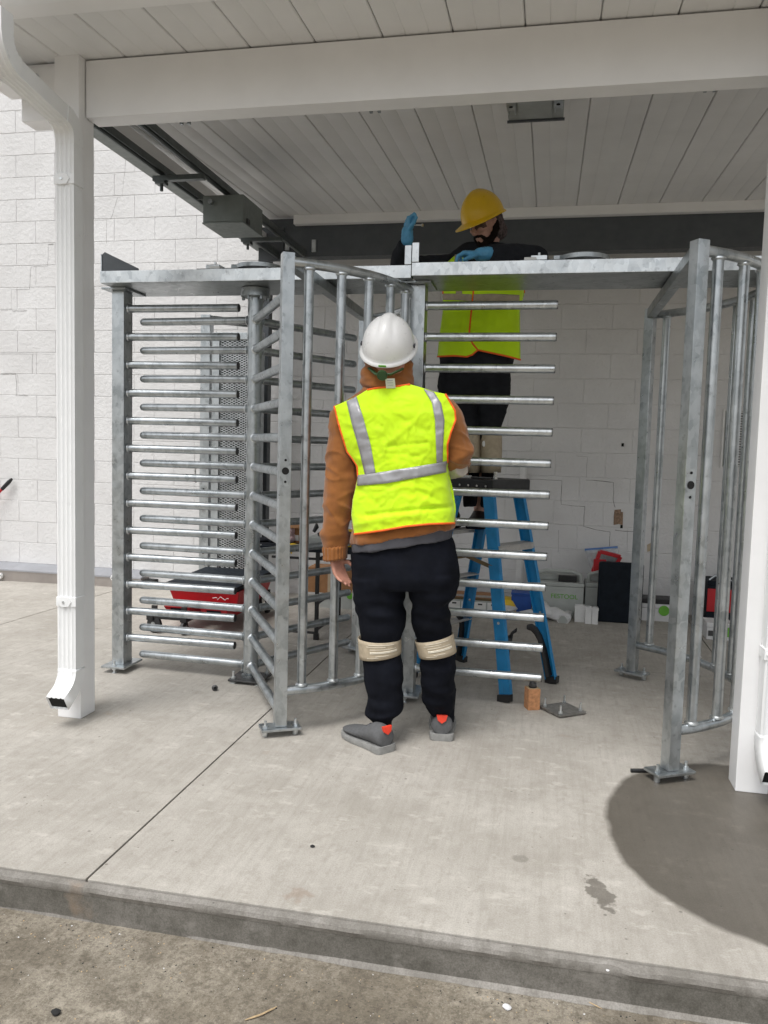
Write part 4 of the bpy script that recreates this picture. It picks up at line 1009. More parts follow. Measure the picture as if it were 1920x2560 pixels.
obj('socket_body', MB().lathe([(.010, -.012), (.016, -.010), (.0165, .008), (.012, .012)], c+Vector((0, 0, .0168)), 18, Vector((.5, -.8, .1)).normalized()), 'steel_dark', t)
obj('socket_bore', MB().lathe([(.009, .0121), (.009, .0128)], c+Vector((0, 0, .0168)), 12, Vector((.5, -.8, .1)).normalized()), 'dark_hole', t)
a, b = G(1577, 1931), G(1625, 1929); t = thing('steel_rod', a, 'short black rod lying under the right front cage foot', 'rod')
obj('rod_shaft', MB().tube(a+Vector((0, 0, .009)), b+Vector((.04, 0, .009)), .0085, 12), 'black_plastic', t); obj('rod_tip', MB().lathe([(.006, 0), (.006, .002)], a+Vector((-.002, 0, .009)), 10, Vector((1, 0, 0))), 'steel_dark', t)
# pry bar against the wall, far left
a, b = V(30, 1197, WY-.06), V(-60, 1290, WY-.12); t = thing('long_handle', b, 'black tipped red handle reaching in at the left picture edge', 'handle')
m_ = a.lerp(b, .28); obj('black_tip', MB().path([a, a.lerp(m_, .3), m_], [.012, .02, .018], 10), 'black_plastic', t); obj('red_shaft', MB().tube(m_, a.lerp(b, 3.2), .014, 10), 'case_red', t)
# litter along the road
def RZ(x, y): return G(x, y, ROADZ)
for (pa, pb, r, lab, mat) in (((612, 2553), (692, 2519), .006, 'pale broken wood splinter on the road, lower middle', 'splinter'), ((1435, 2487), (1505, 2524), .0045, 'thin pale stick lying at the kerb foot on the right', 'splinter'), ((770, 2366), (820, 2392), .004, 'curved dry twig at the kerb foot below the rust spot', 'bronze')):
    a, b = RZ(*pa), RZ(*pb); t = thing('twig', a, lab, 'twig', 'wood bits on the road')
    mid = (a+b)/2+Vector((.004, -.006, .002)); r *= .55; o_ = Vector((0, 0, r)); obj('stem', MB().path([a+o_, a.lerp(mid, .5)+o_, mid+o_, mid.lerp(b, .6)+o_, b+o_], [r*.4, r, r*.9, r*.8, r*.3], 7, flat=.6), mat, t)
    obj('side_sliver', MB().path([mid+o_, mid.lerp(b, .5)+Vector((.012, .01, r))], [r*.5, r*.2], 6), mat, t)
def pebble(px, py, r, mat, lab, ground=True, grp='pebbles on the road'):
    p = RZ(px, py) if ground else G(px, py); m = MB(); rings = []
    for i in range(1, 7):
        ph = math.pi*(i-.5)/6-math.pi/2
        rings.append([p+Vector((0, 0, r*.55))+Vector((math.cos(ph)*math.cos(q)*1.2, math.cos(ph)*math.sin(q), math.sin(ph)*.6))*r*(1+.35*noise.noise(Vector((math.cos(q)*1.3+px, math.sin(q)*1.3, ph)))) for q in [2*math.pi*k/9 for k in range(9)]])
    o = obj('pebble', m.loft(rings), mat, label=lab, cat='pebble', group=grp, ang=30)
pebble(140, 2536, .011, 'stone_dark', 'black pebble on the road near the lower left corner')
pebble(1267, 2522, .010, 'foam_white', 'pale pebble on the road below the kerb, right of centre')
pebble(1763, 2545, .012, 'stone_dark', 'dark pebble on the mortar strip near the lower right corner')
pebble(781, 2118, .007, 'stone_dark', 'tiny black stone on the apron between kerb and worker', False, 'stones on the apron')
pebble(1519, 2428, .004, 'foam_white', 'tiny white chip on the kerb face top, right', False, 'stones on the apron')
# grit that nobody could count
m = MB(); random.seed(5)
for i in range(900):
    if i % 3: p = Vector((random.uniform(-2.2, 1.2), KY-.03-abs(random.gauss(0, .12)), ROADZ))
    else: p = Vector((random.uniform(-2, 1.2), random.uniform(.9, KY-.03), ROADZ))
    r = random.choice((.0010, .0013, .0016, .0024)); q = Vector((random.uniform(-1, 1), random.uniform(-1, 1), 0)).normalized(); q2 = Vector((-q.y, q.x, 0))
    m.add([p+q*r*1.6, p+q2*r, p-q*r*1.3, p-q2*r*1.1, p+Vector((0, 0, r*1.1))], [(0, 1, 4), (1, 2, 4), (2, 3, 4), (3, 0, 4)], random.choice((0, 1, 1, 1, 2, 2, 2, 2, 2)))
obj('road_grit', m, ['foam_white', 'splinter', 'stone_dark'], smooth=False, label='loose grit and chips scattered along the road by the kerb', cat='grit', kind='stuff')

# ------------------------------------------------------------------ people
def fused(name, mb, mats, parent, voxel=.006, smooth=6, wr=None, label=None, cat=None, kind=None):
    """overlapping closed shapes fused into one continuous surface"""
    me = bpy.data.meshes.new(name); me.from_pydata(mb.v, [], mb.f); me.update()
    bm = bmesh.new(); bm.from_mesh(me); bmesh.ops.recalc_face_normals(bm, faces=bm.faces); bm.to_mesh(me); bm.free()
    t = bpy.data.objects.new(name, me); C.objects.link(t)
    r = t.modifiers.new('r', 'REMESH'); r.mode = 'VOXEL'; r.voxel_size = voxel
    if smooth: s = t.modifiers.new('s', 'SMOOTH'); s.factor = .5; s.iterations = smooth
    dg = bpy.context.evaluated_depsgraph_get(); m2 = bpy.data.meshes.new_from_object(t.evaluated_get(dg))
    bpy.data.objects.remove(t); bpy.data.meshes.remove(me)
    m2.name = name
    if wr: 
        nrm = [v.normal.copy() for v in m2.vertices]
        for v, n in zip(m2.vertices, nrm): v.co += n*wr(v.co)
    lo = Vector([min(v.co[i] for v in m2.vertices) for i in range(3)]); hi = Vector([max(v.co[i] for v in m2.vertices) for i in range(3)]); c = (lo+hi)/2
    m2.transform(Matrix.Translation(-c)); m2.materials.clear(); m2.materials.append(MATS[mats])
    m2.polygons.foreach_set('use_smooth', [True]*len(m2.polygons)); m2.update()
    o = bpy.data.objects.new(name, m2); o.location = c; link(o, parent); WLOC[o.name] = c
    return tag(o, label, cat, None, kind)
def pxr(y, xl, xr, Yc, hd, n=24, p=2.3):
    """one horizontal clothing ring: outline taken from the photo row, depth from the body"""
    yl_, yr_ = y if isinstance(y, tuple) else (y, y)
    a, b = V(xl, yl_, Yc), V(xr, yr_, Yc); c = (a+b)/2; hw = (b-a)/2
    out = []
    for k in range(n):
        q = 2*math.pi*k/n; cq, sq = math.cos(q), math.sin(q)
        out.append(c+hw*math.copysign(abs(cq)**(2/p), cq)+Vector((0, hd*math.copysign(abs(sq)**(2/p), sq), 0)))
    return out
def folds(fx, fz, amp, seed=0, big=.5):
    def f(p):
        a = noise.noise(Vector((p.x*fx, p.y*fx, p.z*fz+seed)))
        b = noise.noise(Vector((p.x*fx*2.3+seed, p.y*fx*2.3, p.z*fz*2.7)))
        return amp*(a*big+.5*(1-abs(b)*2)*.5)
    return f
def hand(mb, wrist, fwd, side, nrm, curl, k=1.0, spread=.0, thumb=None):
    fwd, side, nrm = Vector(fwd).normalized(), Vector(side).normalized(), Vector(nrm).normalized(); w_ = Vector(wrist)
    for i in range(4):
        o = 1.5-i
        kn = w_+fwd*(.090-.006*abs(o-.5))*k+side*o*.0205*k
        mb.capsule(w_+fwd*.008*k+side*o*.013*k, kn, .0145*k, .0118*k, 10)
        L = (.074, .082, .076, .060)[i]*k; p = kn; ang = 0
        for s_, part in enumerate((.44, .31, .25)):
            ang += curl[i]*(.75, 1.1, .8)[s_]
            d = fwd*math.cos(ang)+nrm*math.sin(ang)+side*o*spread; q = p+d.normalized()*L*part
            mb.capsule(p, q, (.0098-.0008*s_)*k, (.0092-.0010*s_)*k, 10); p = q
    b0_ = w_+fwd*.022*k+side*.026*k
    t1 = b0_+(fwd*.62+side*.62+nrm*.45).normalized()*.045*k if thumb is None else b0_+Vector(thumb[0]).normalized()*.045*k
    t2 = t1+(fwd*.85+side*.15+nrm*.5).normalized()*.034*k if thumb is None else t1+Vector(thumb[1]).normalized()*.034*k
    mb.capsule(b0_-side*.012*k, t1, .0155*k, .0115*k, 10); mb.capsule(t1, t2, .011*k, .009*k, 10)

def helmet(parent, c, M, sx, sy, sz, mat, ridges, peak=.05, rim=.014, name='hard_hat'):
    n = 48; rings = []; mb = MB(); c = Vector(c)
    def pt(ph, az):
        x, y, z = math.sin(ph)*math.cos(az), math.sin(ph)*math.sin(az), math.cos(ph)
        p = Vector((x*sx, y*sy, z*sz))
        b = 0
        for x0, w_, h_ in ridges:
            b += h_*math.exp(-((p.x-x0*(.55+.45*math.sin(ph)))/w_)**2)
        fade = max(0, min(1, (1.25-ph)/.5))
        return p*(1+b*fade/ .13)
    for i in range(1, 19):
        ph = R(90)*i/18.; rings.append([c+M @ pt(max(ph, .02), 2*math.pi*k/n) for k in range(n)])
    for st, dz in ((.35, -.004), (1., -.010), (1.0, -.016), (.1, -.012), (-.25, -.002)):
        r = []
        for k in range(n):
            az = 2*math.pi*k/n; fr = max(0, math.sin(az)); ext = rim+peak*fr**2.2
            r.append(c+M @ Vector(((sx+ext*st)*math.cos(az), (sy+ext*st)*math.sin(az), dz-.010*fr*max(st, 0))))
        rings.append(r)
    for i in range(10, 1, -1):
        ph = R(90)*i/10.; rings.append([c+M @ (Vector((math.sin(ph)*math.cos(2*math.pi*k/n)*sx, math.sin(ph)*math.sin(2*math.pi*k/n)*sy, math.cos(ph)*sz))*.965) for k in range(n)])
    mb.loft(rings)
    return obj(name, mb, mat, parent, ang=55)

def shoe(par, heel, ang, L=.30, W=.122, up='shoe_grey', sole='shoe_sole', tab='shoe_red', zb=0.0, boot=False):
    d = Vector((math.cos(ang), math.sin(ang), 0)); s_ = Vector((-math.sin(ang), math.cos(ang), 0)); heel = Vector((heel[0], heel[1], zb))
    st = [(-.0, .52, .74), (.014, .72, .90), (.04, .82, .95), (.12, .84, 1.0), (.25, .80, 1.02), (.36, .84, .88), (.48, .92, .72), (.62, 1.0, .60), (.76, 1.0, .52), (.88, .86, .45), (.96, .60, .38), (1.0, .35, .34)]
    rings = []; so_ = []; H = .124 if not boot else .12
    for (t, wk, hk) in st:
        c = heel+d*L*t; hw = W/2*wk; h = H*hk; z0 = .026+.010*(t > .85)*(t-.85)/.15
        ring = []
        for k in range(16):
            q = 2*math.pi*k/16; cx, cz_ = math.cos(q), math.sin(q)
            zz = z0+(h-z0)*(.5+.5*cz_); wd = hw*(1-.35*max(0, cz_)**1.5)
            ring.append(c+s_*wd*math.copysign(abs(cx)**.8, cx)+Vector((0, 0, zz)))
        rings.append(ring)
        sw = hw+.006; zt = .028+.006*(t < .2); zl = .004+max(0, t-.8)*.06
        tt = heel+d*(L*t*1.03-.006)
        so_.append([tt+s_*sw+Vector((0, 0, zt)), tt-s_*sw+Vector((0, 0, zt)), tt-s_*sw*1.03+Vector((0, 0, zt*.5)), tt-s_*sw*.94+Vector((0, 0, zl*.2)), tt+s_*sw*.94+Vector((0, 0, zl*.2)), tt+s_*sw*1.03+Vector((0, 0, zt*.5))])
    sh = obj('shoe' if not boot else 'boot', MB().loft(rings), up, par, ang=70)
    obj('sole', MB().loft(so_), sole, sh, ang=40)
    if tab:
        m = MB(); c = heel-d*.003
        m.prism([c+s_*.026+Vector((0, 0, .124)), c-s_*.026+Vector((0, 0, .124)), c-s_*.020-d*.004+Vector((0, 0, .100)), c-d*.006+Vector((0, 0, .086)), c+s_*.020-d*.004+Vector((0, 0, .100))], d*.014)
        obj('heel_tab', m, tab, sh, bevel=.002)
        for k in range(4):
            q = heel+d*(L*(.40+.06*k)); obj('lace', MB().path([q+s_*.025+Vector((0, 0, .094-.011*k)), q+Vector((0, 0, .103-.012*k)), q-s_*.025+Vector((0, 0, .094-.011*k))], .003, 6), 'shirt_grey', sh)
        for k in (-1, 1):
            q = heel+d*.045+s_*k*.0415; obj('side_mark', MB().beam(q+d*-.02+Vector((0, 0, .058)), q+d*.025+Vector((0, 0, .066)), .006, .004, side=(0, 0, 1)), 'trouser_grey', sh)
    return sh

class Panel:
    """garment panel: outline drawn in photo pixels, wrapped on the body depth"""
    def __init__(s, top, bot, left, right, depth): s.t, s.b, s.l, s.r, s.dep = top, bot, left, right, depth
    @staticmethod
    def at(c, t):
        d = [0]
        for p, q in zip(c, c[1:]): d.append(d[-1]+math.hypot(q[0]-p[0], q[1]-p[1]))
        x = t*d[-1]
        for i in range(len(c)-1):
            if x <= d[i+1] or i == len(c)-2:
                k = (x-d[i])/max(1e-9, d[i+1]-d[i]); return (c[i][0]+(c[i+1][0]-c[i][0])*k, c[i][1]+(c[i+1][1]-c[i][1])*k)
    def uv(s, u, v):
        A, B, L_, R_ = s.at(s.t, u), s.at(s.b, u), s.at(s.l, v), s.at(s.r, v)
        c00, c10, c01, c11 = s.t[0], s.t[-1], s.b[0], s.b[-1]
        return tuple((1-v)*A[i]+v*B[i]+(1-u)*L_[i]+u*R_[i]-((1-u)*(1-v)*c00[i]+u*(1-v)*c10[i]+(1-u)*v*c01[i]+u*v*c11[i]) for i in (0, 1))
    def mesh(s, sgn, nu=88, nv=100):
        rows = []
        for j in range(nv+1):
            rows.append([s.dep(*s.uv(i/nu, j/nv), sgn) for i in range(nu+1)])
        m = MB(); m.loft(rows, cap=False, closed=False); return m
    def strip(s, ea, eb, sgn, n=60, lift=.0055):
        r = []
        for i in range(n+1):
            a, b = s.at(ea, i/n), s.at(eb, i/n)
            row = []
            for k in range(5):
                p = s.dep(a[0]+(b[0]-a[0])*k/4, a[1]+(b[1]-a[1])*k/4, sgn); row.append(p+Vector((0, -lift*sgn*-1 if sgn < 0 else lift, 0)) if False else p+Vector((0, lift*sgn, 0)))
            r.append(row)
        m = MB(); m.loft(r, cap=False, closed=False); return m
    def line(s, c, sgn, n=60, lift=.001): return [s.dep(*s.at(c, i/n), sgn)+Vector((0, lift*sgn, 0)) for i in range(n+1)]
def solid(o, th):
    m = o.modifiers.new('thickness', 'SOLIDIFY'); m.thickness = th; m.offset = 0; return o

# ---------------- worker on the ground, seen from behind
def z6(x, y): return (780+x/3.402, 750+y/3.402)
def z7(x, y): return (780+x/3.456, 1280+y/3.456)
W1Y = 3.60
bodym = MB()
hipL, hipR = Vector((-.69, W1Y, .93)), Vector((-.53, W1Y, .93))
knL, knR = Vector((-.70, W1Y-.02, .50)), Vector((-.455, W1Y+.05, .51))
anL, anR = Vector((-.695, W1Y-.07, .09)), Vector((-.432, W1Y+.125, .09))
shL, shR = Vector((-.92, W1Y, 1.50)), Vector((-.47, W1Y, 1.52))
for h_, k_, a_ in ((hipL, knL, anL), (hipR, knR, anR)):
    bodym.capsule(h_, k_, .075, .05); bodym.capsule(k_, a_, .05, .035)
bodym.capsule(anL+Vector((0, 0, -.02)), anL+Vector((-.06, .065, -.045)), .028, .02); bodym.capsule(anR+Vector((0, 0, -.02)), anR+Vector((.0, .09, -.045)), .028, .02)
bodym.capsule((-.61, W1Y, .95), (-.62, W1Y, 1.2), .12, .12); bodym.capsule((-.62, W1Y, 1.2), (-.69, W1Y, 1.45), .12, .11)
bodym.capsule(shL+Vector((.08, 0, -.02)), shR+Vector((-.08, 0, -.02)), .07, .07)
bodym.capsule((-.70, W1Y, 1.48), (-.71, W1Y-.02, 1.66), .058, .055)
HC = Vector((-.715, W1Y-.03, 1.76))
bodym.ell(HC, .078, .098, .115, Matrix.Rotation(R(22), 3, 'X')); bodym.ell(HC+Vector((0, .06, -.06)), .06, .05, .06)
bodym.ell(HC+Vector((0, .105, -.0)), .014, .022, .024)                        # nose
for s_ in (-1, 1): bodym.ell(HC+Vector((s_*.078, .0, -.02)), .012, .02, .032)   # ears
elL, wrL = Vector((-.955, W1Y-.03, 1.17)), V(836, 1392, W1Y-.02)
elR, wrR = V(1132, 1112, W1Y-.02), Vector((-.47, W1Y+.15, 1.30))
bodym.capsule(shL+Vector((.04, 0, 0)), elL, .045, .036); bodym.capsule(elL, wrL, .036, .025)
bodym.capsule(shR+Vector((-.04, 0, 0)), elR, .045, .036); bodym.capsule(elR, wrR, .036, .025)
hf = (V(854, 1445, W1Y-.03)-wrL).normalized()
hand(bodym, wrL, hf, Vector((.55, .8, .25)), Vector((.80, -.45, .3)), (.15, .2, .26, .34), .92)
hand(bodym, wrR, (-.5, .75, .2), (-.2, 0, 1), (-.8, -.5, 0), (.7, .8, .8, .8), .95)
P1 = fused('person', bodym, 'skin', None, .0055, 3, label='standing worker seen from behind in white helmet, yellow green vest and black trousers', cat='person')

# trousers
tr = MB()
tr.loft([pxr((z7(0, y)[1], z7(0, y2)[1]), z7(l, 0)[0], z7(r, 0)[0], W1Y+dy, hd) for y, y2, l, r, dy, hd in ((325, 205, 350, 1205, .0, .128), (380, 290, 338, 1240, .0, .138), (450, 420, 340, 1262, -.005, .145), (560, 560, 352, 1276, -.01, .145), (650, 650, 372, 1262, -.01, .13))])
tr.loft([pxr(z7(0, y)[1], z7(l, 0)[0], z7(r, 0)[0], W1Y+dy, hd) for y, l, r, dy, hd in ((560, 350, 820, -.01, .135), (660, 358, 806, -.01, .128), (720, 366, 800, -.01, .122), (820, 388, 796, -.01, .115), (930, 412, 800, -.015, .105), (1010, 418, 800, -.02, .095), (1075, 425, 770, -.02, .088), (1150, 436, 752, -.02, .085), (1240, 440, 760, -.025, .09), (1330, 452, 785, -.03, .092), (1450, 468, 786, -.04, .09), (1580, 482, 782, -.05, .085), (1680, 462, 780, -.055, .088), (1735, 462, 765, -.06, .085), (1775, 505, 712, -.065, .06), (1815, 535, 695, -.07, .048))])
tr.loft([pxr(z7(0, y)[1], z7(l, 0)[0], z7(r, 0)[0], W1Y+dy, hd) for y, l, r, dy, hd in ((540, 806, 1278, .0, .135), (640, 836, 1276, .01, .13), (720, 846, 1248, .015, .125), (800, 858, 1190, .02, .11), (900, 864, 1192, .03, .105), (1000, 874, 1206, .04, .1), (1075, 905, 1208, .045, .088), (1150, 918, 1212, .05, .085), (1230, 938, 1236, .05, .085), (1320, 936, 1242, .05, .088), (1450, 950, 1236, .06, .085), (1600, 962, 1220, .085, .08), (1675, 975, 1218, .105, .076), (1722, 1020, 1208, .115, .058), (1755, 1045, 1188, .12, .045))])
def trw(p):
    k = .012*math.exp(-((p.z-.64)/.07)**2)+.010*math.exp(-((p.z-.2)/.08)**2)+.005
    return k*noise.noise(Vector((p.x*7, p.y*7, p.z*22)))+.004*noise.noise(Vector((p.x*16, p.y*16, p.z*9+4)))
fused('trousers', tr, 'trouser_black', P1, .007, 6, trw)
# knee pad straps with print
for (pts_, dy) in ((((415, 1073), (752, 1098), (430, 1250), (752, 1222)), -.02), (((905, 1103), (1203, 1050), (942, 1240), (1232, 1208)), .045)):
    (lx0, ly0), (rx0, ry0), (lx1, ly1), (rx1, ry1) = pts_
    rows = []
    for k in range(6):
        q = k/5; row = []
        a = z7(lx0+(lx1-lx0)*q-12, ly0+(ly1-ly0)*q); b = z7(rx0+(rx1-rx0)*q+14, ry0+(ry1-ry0)*q)
        A, B = V(*a, W1Y+dy), V(*b, W1Y+dy); c = (A+B)/2; hw = (B-A)/2
        rows.append([c+hw*math.cos(2*math.pi*i/36)+Vector((0, .108*math.sin(2*math.pi*i/36), 0)) for i in range(36)])
    m = MB(); m.loft(rows, cap=False)
    o = solid(obj('knee_strap', m, 'tan_strap', P1), .004)
    def onstrap(u, v):                       # u 0..1 across the back, v 0..1 down
        a_ = math.pi+u*math.pi; q = v*5; i = min(4, int(q)); f = q-i
        j = a_/(2*math.pi)*36; jj = int(j) % 36; g = j-int(j)
        p0 = rows[i][jj].lerp(rows[i][(jj+1) % 36], g); p1 = rows[i+1][jj].lerp(rows[i+1][(jj+1) % 36], g)
        return p0.lerp(p1, f)+Vector((0, -.003, 0))
    for (v, u0, u1, r_) in ((.15, .40, .8, .0016), (.26, .36, .66, .0013), (.40, .42, .84, .0013), (.54, .42, .86, .0028), (.60, .42, .86, .0024), (.78, .5, .7, .0013), (.86, .36, .55, .001)):
        obj('print_line', MB().path([onstrap(u0+(u1-u0)*i/14, v) for i in range(15)], r_, 6), 'tan_print', o)
# shoes
h1 = G(979, 1884); t1 = G(884, 1822)
d1 = math.atan2(t1.y-h1.y, t1.x-h1.x)
shoe(P1, G(962, 1882)+Vector((.008, .0, 0)), d1+R(8))
shoe(P1, G(1104, 1850)+Vector((0, -.012, 0)), R(96))
for c, dd in ((anL, Vector((-.005, .0, 0))), (anR, Vector((0, 0, 0)))):
    obj('sock', MB().path([c+dd+Vector((0, 0, -.02)), c+dd+Vector((0, 0, .06)), c+Vector((0, .0, .14))], [.044, .046, .05], 16), 'trouser_black', P1)
# torso: grey shirt hem, brown hooded sweatshirt
sh_ = MB(); sh_.loft([pxr((z7(0, y)[1], z7(0, y2)[1]), z7(l, 0)[0], z7(r, 0)[0], W1Y, hd) for y, y2, l, r, hd in ((150, 60, 352, 1215, .135), (290, 160, 346, 1212, .146), (345, 225, 346, 1210, .148))])
fused('shirt', sh_, 'shirt_grey', P1, .006, 3, lambda p: .006*noise.noise(Vector((p.x*14, p.y*14, p.z*20))))
ho = MB()
ho.loft([pxr((z6(0, y)[1], z6(0, y if y < 1900 else y-60-(y-1950)*.6)[1]), z6(l, 0)[0], z6(r, 0)[0], W1Y+dy, hd, p=2.4) for y, l, r, dy, hd in ((735, 500, 840, -.01, .075), (790, 395, 1020, -.005, .10), (850, 300, 1130, 0, .115), (940, 250, 1175, 0, .13), (1100, 300, 1180, 0, .135), (1300, 362, 1142, 0, .132), (1500, 395, 1140, 0, .13), (1750, 362, 1200, 0, .14), (1950, 352, 1208, 0, .148), (2040, 332, 1206, 0, .152), (2080, 335, 1200, 0, .148))])
# left sleeve (relaxed arm)
def ringpx(xl, yl, xr, yr, Yc, hd, n=20):
    a, b = V(*z6(xl, yl), Yc), V(*z6(xr, yr), Yc); c = (a+b)/2; hw = (b-a)/2
    return [c+hw*math.cos(2*math.pi*k/n)+Vector((0, hd*math.sin(2*math.pi*k/n), 0)) for k in range(n)]
ho.loft([ringpx(xl, yl, xr, yr, W1Y+dy, hd) for xl, yl, xr, yr, dy, hd in ((205, 890, 380, 890, 0, .06), (168, 960, 360, 1000, 0, .072), (150, 1090, 372, 1150, -.005, .08), (134, 1280, 392, 1330, -.015, .082), (116, 1480, 398, 1520, -.025, .08), (102, 1680, 368, 1680, -.03, .075), (93, 1880, 325, 1880, -.03, .066), (91, 2030, 300, 2030, -.025, .058), (98, 2120, 288, 2110, -.02, .052), (104, 2160, 290, 2150, -.02, .056), (106, 2215, 284, 2200, -.02, .05))])
cuf = MB(); cuf.loft([ringpx(xl, yl, xr, yr, W1Y-.02, hd) for xl, yl, xr, yr, hd in ((92, 2095, 296, 2085, .056), (92, 2110, 298, 2100, .061), (98, 2175, 296, 2160, .059), (96, 2205, 298, 2190, .060), (106, 2218, 288, 2203, .054))])
# right sleeve: upper arm out, forearm reaching forward
e_ = V(*z6(1240, 1330), W1Y-.06)
ho.path([V(*z6(1075, 905), W1Y), V(*z6(1120, 1010), W1Y), V(*z6(1182, 1170), W1Y-.005), V(*z6(1240, 1310), W1Y-.01), V(*z6(1225, 1365), W1Y+.03), Vector((wrR.x+.07, W1Y+.07, 1.30))], [.07, .085, .082, .068, .062, .055], 16)
def hw_(p):
    a = .010*noise.noise(Vector((p.x*9, p.y*9, p.z*13)))+.004*noise.noise(Vector((p.x*22, p.y*22, p.z*34)))
    a += .008*max(0, 1-abs(noise.noise(Vector((p.x*5+p.z*4, p.y*6, p.z*9+2))))*4)**3
    if p.x < -.86: a += .006*noise.noise(Vector((p.x*6, p.y*12, p.z*30+3)))*max(0, 1-abs(p.z-1.0)/.25)
    return a
fused('sweatshirt', ho, 'hoodie_brown', P1, .006, 5, hw_)
fused('cuff', cuf, 'hoodie_brown', P1, .005, 2, lambda p: .0025*math.sin(math.atan2(p.y-W1Y+.02, p.x+.93)*22)+.003*noise.noise(p*40))
# slanted sweatshirt waistband is part of the hem; hood bunched round the neck
hd_ = MB()
hd_.loft([pxr(z6(0, y)[1], z6(l, 0)[0], z6(r, 0)[0], W1Y-.02+dy, hd, p=2.2) for y, l, r, dy, hd in ((480, 470, 830, .04, .06), (530, 440, 852, .03, .08), (620, 424, 862, .015, .10), (690, 418, 858, .01, .108), (750, 428, 850, .01, .108), (800, 470, 830, .01, .09))])
fused('hood', hd_, 'hoodie_brown', P1, .007, 5, lambda p: .014*noise.noise(Vector((p.x*6+3, p.y*9, p.z*26)))+.006*noise.noise(Vector((p.x*20, p.y*20, p.z*50))))
# glove cuff on the right hand
gc = MB(); a = V(*z6(1225, 1450), W1Y+.02); gc.path([a+Vector((.03, -.02, .01)), a+Vector((-.02, .03, 0)), a+Vector((-.08, .09, .01))], [.038, .042, .04], 14)
fused('glove', gc, 'glove_white', P1, .006, 3, lambda p: .003*noise.noise(p*60))
# high visibility vest
top = [(190, 905), (290, 860), (380, 820), (470, 765), (560, 748), (700, 738), (835, 718), (920, 742), (960, 755), (1040, 782), (1135, 800)]
bot = [(360, 1992), (600, 1960), (800, 1925), (1000, 1905), (1210, 1898)]
lef = [(190, 905), (240, 1100), (300, 1290), (345, 1350), (385, 1410), (392, 1500), (372, 1600), (348, 1700), (336, 1830), (360, 1992)]
rig = [(1135, 800), (1215, 940), (1222, 1020), (1180, 1130), (1152, 1230), (1152, 1380), (1170, 1500), (1202, 1620), (1224, 1780), (1210, 1898)]
def vest_depth(x, y, sgn):
    yy = max(700, min(2000, y))
    xc = 700+60*(yy-800)/1200; hw = 640 if yy < 1150 else (640-215*min(1, (yy-1150)/260) if yy < 1500 else 425+35*min(1, (yy-1500)/300))
    k = min(1, abs(x-xc)/hw); prof = (1-k**2.6)**(1/2.2)
    hd = .155*min(1, .62+.38*((yy-700)/260)**.75) if yy < 960 else .155+.02*min(1, max(0, (yy-1500)/400))
    f = 0
    for (ax, ay, bx, by, wd, am) in ((480, 1830, 1180, 1755, 22, .014), (400, 1900, 900, 1800, 40, .010), (560, 1100, 640, 1330, 26, .005), (640, 1250, 980, 1210, 20, .005), (700, 1180, 860, 1040, 24, .005), (620, 1300, 900, 1330, 18, .004), (900, 1620, 1060, 1700, 26, .006), (420, 1620, 560, 1740, 30, .006), (760, 1010, 1000, 1130, 30, .004)):
        dx, dy = bx-ax, by-ay; L2 = dx*dx+dy*dy; t = max(0, min(1, ((x-ax)*dx+(y-ay)*dy)/L2)); dd = math.hypot(x-ax-t*dx, y-ay-t*dy)
        f += am*math.exp(-(dd/wd)**2)*(1 if (ax+ay) % 3 else -1)
    rg = max(0, 1-abs(noise.noise(Vector((x/130.+y/200., y/150.-x/300., 11))))*3.2)**3; rg2 = max(0, 1-abs(noise.noise(Vector((x/70.-y/120., y/95.+x/170., 21))))*3.5)**3
    f += .0042*rg+.0012*rg2
    n_ = noise.noise(Vector((x/110., y/60., 2)))*.004+noise.noise(Vector((x/38.+y/90., y/55., 7)))*.0015
    Y = W1Y+sgn*(hd*prof+f+n_*min(1, prof*2))
    return V(*z6(x, y), Y)
pn = Panel(top, bot, lef, rig, vest_depth)
vb = pn.mesh(-1); vf = pn.mesh(1); vb.add(vf.v, vf.f)
vest = solid(obj('vest', vb, 'hivis', P1, ang=80), .0035)
S = lambda ea, eb, name='reflective_tape': solid(obj(name, pn.strip(ea, eb, -1), 'reflective', vest, ang=80), .001)
S([(295, 862), (340, 1050), (400, 1260), (452, 1487)], [(380, 820), (440, 1010), (500, 1230), (542, 1472)])
S([(1040, 784), (1100, 880), (1128, 1020), (1115, 1250), (1112, 1378)], [(950, 756), (1020, 870), (1048, 1020), (1055, 1200), (1062, 1388)])
solid(obj('reflective_tape', pn.strip([(392, 1490), (545, 1470), (800, 1430), (1060, 1388), (1150, 1370)], [(385, 1580), (640, 1558), (900, 1510), (1158, 1463)], -1, lift=.0075), 'reflective', vest, ang=80), .001)
for c in (lef[:6], rig[:6], bot, top[3:7]):
    obj('orange_binding', MB().path(pn.line(c, -1), .0048, 8), 'orange_trim', vest)
a, b = vest_depth(636, 730, -1), vest_depth(716, 728, -1)
m = MB(); u_ = (b-a); m.prism([a+Vector((0, -.012, -.012)), b+Vector((0, -.012, -.012)), b+Vector((0, -.040, .028)), a+Vector((0, -.040, .028))], (0, .0015, 0)); tg = obj('care_tag', m, 'label_white', vest)
for k in range(3): obj('print_line', MB().beam(a+u_*.2+Vector((0, -.036+.006*k, .020-.01*k)), a+u_*.8+Vector((0, -.036+.006*k, .020-.01*k)), .002, .001, side=(0, 0, 1)), 'galvanised_dull', tg)
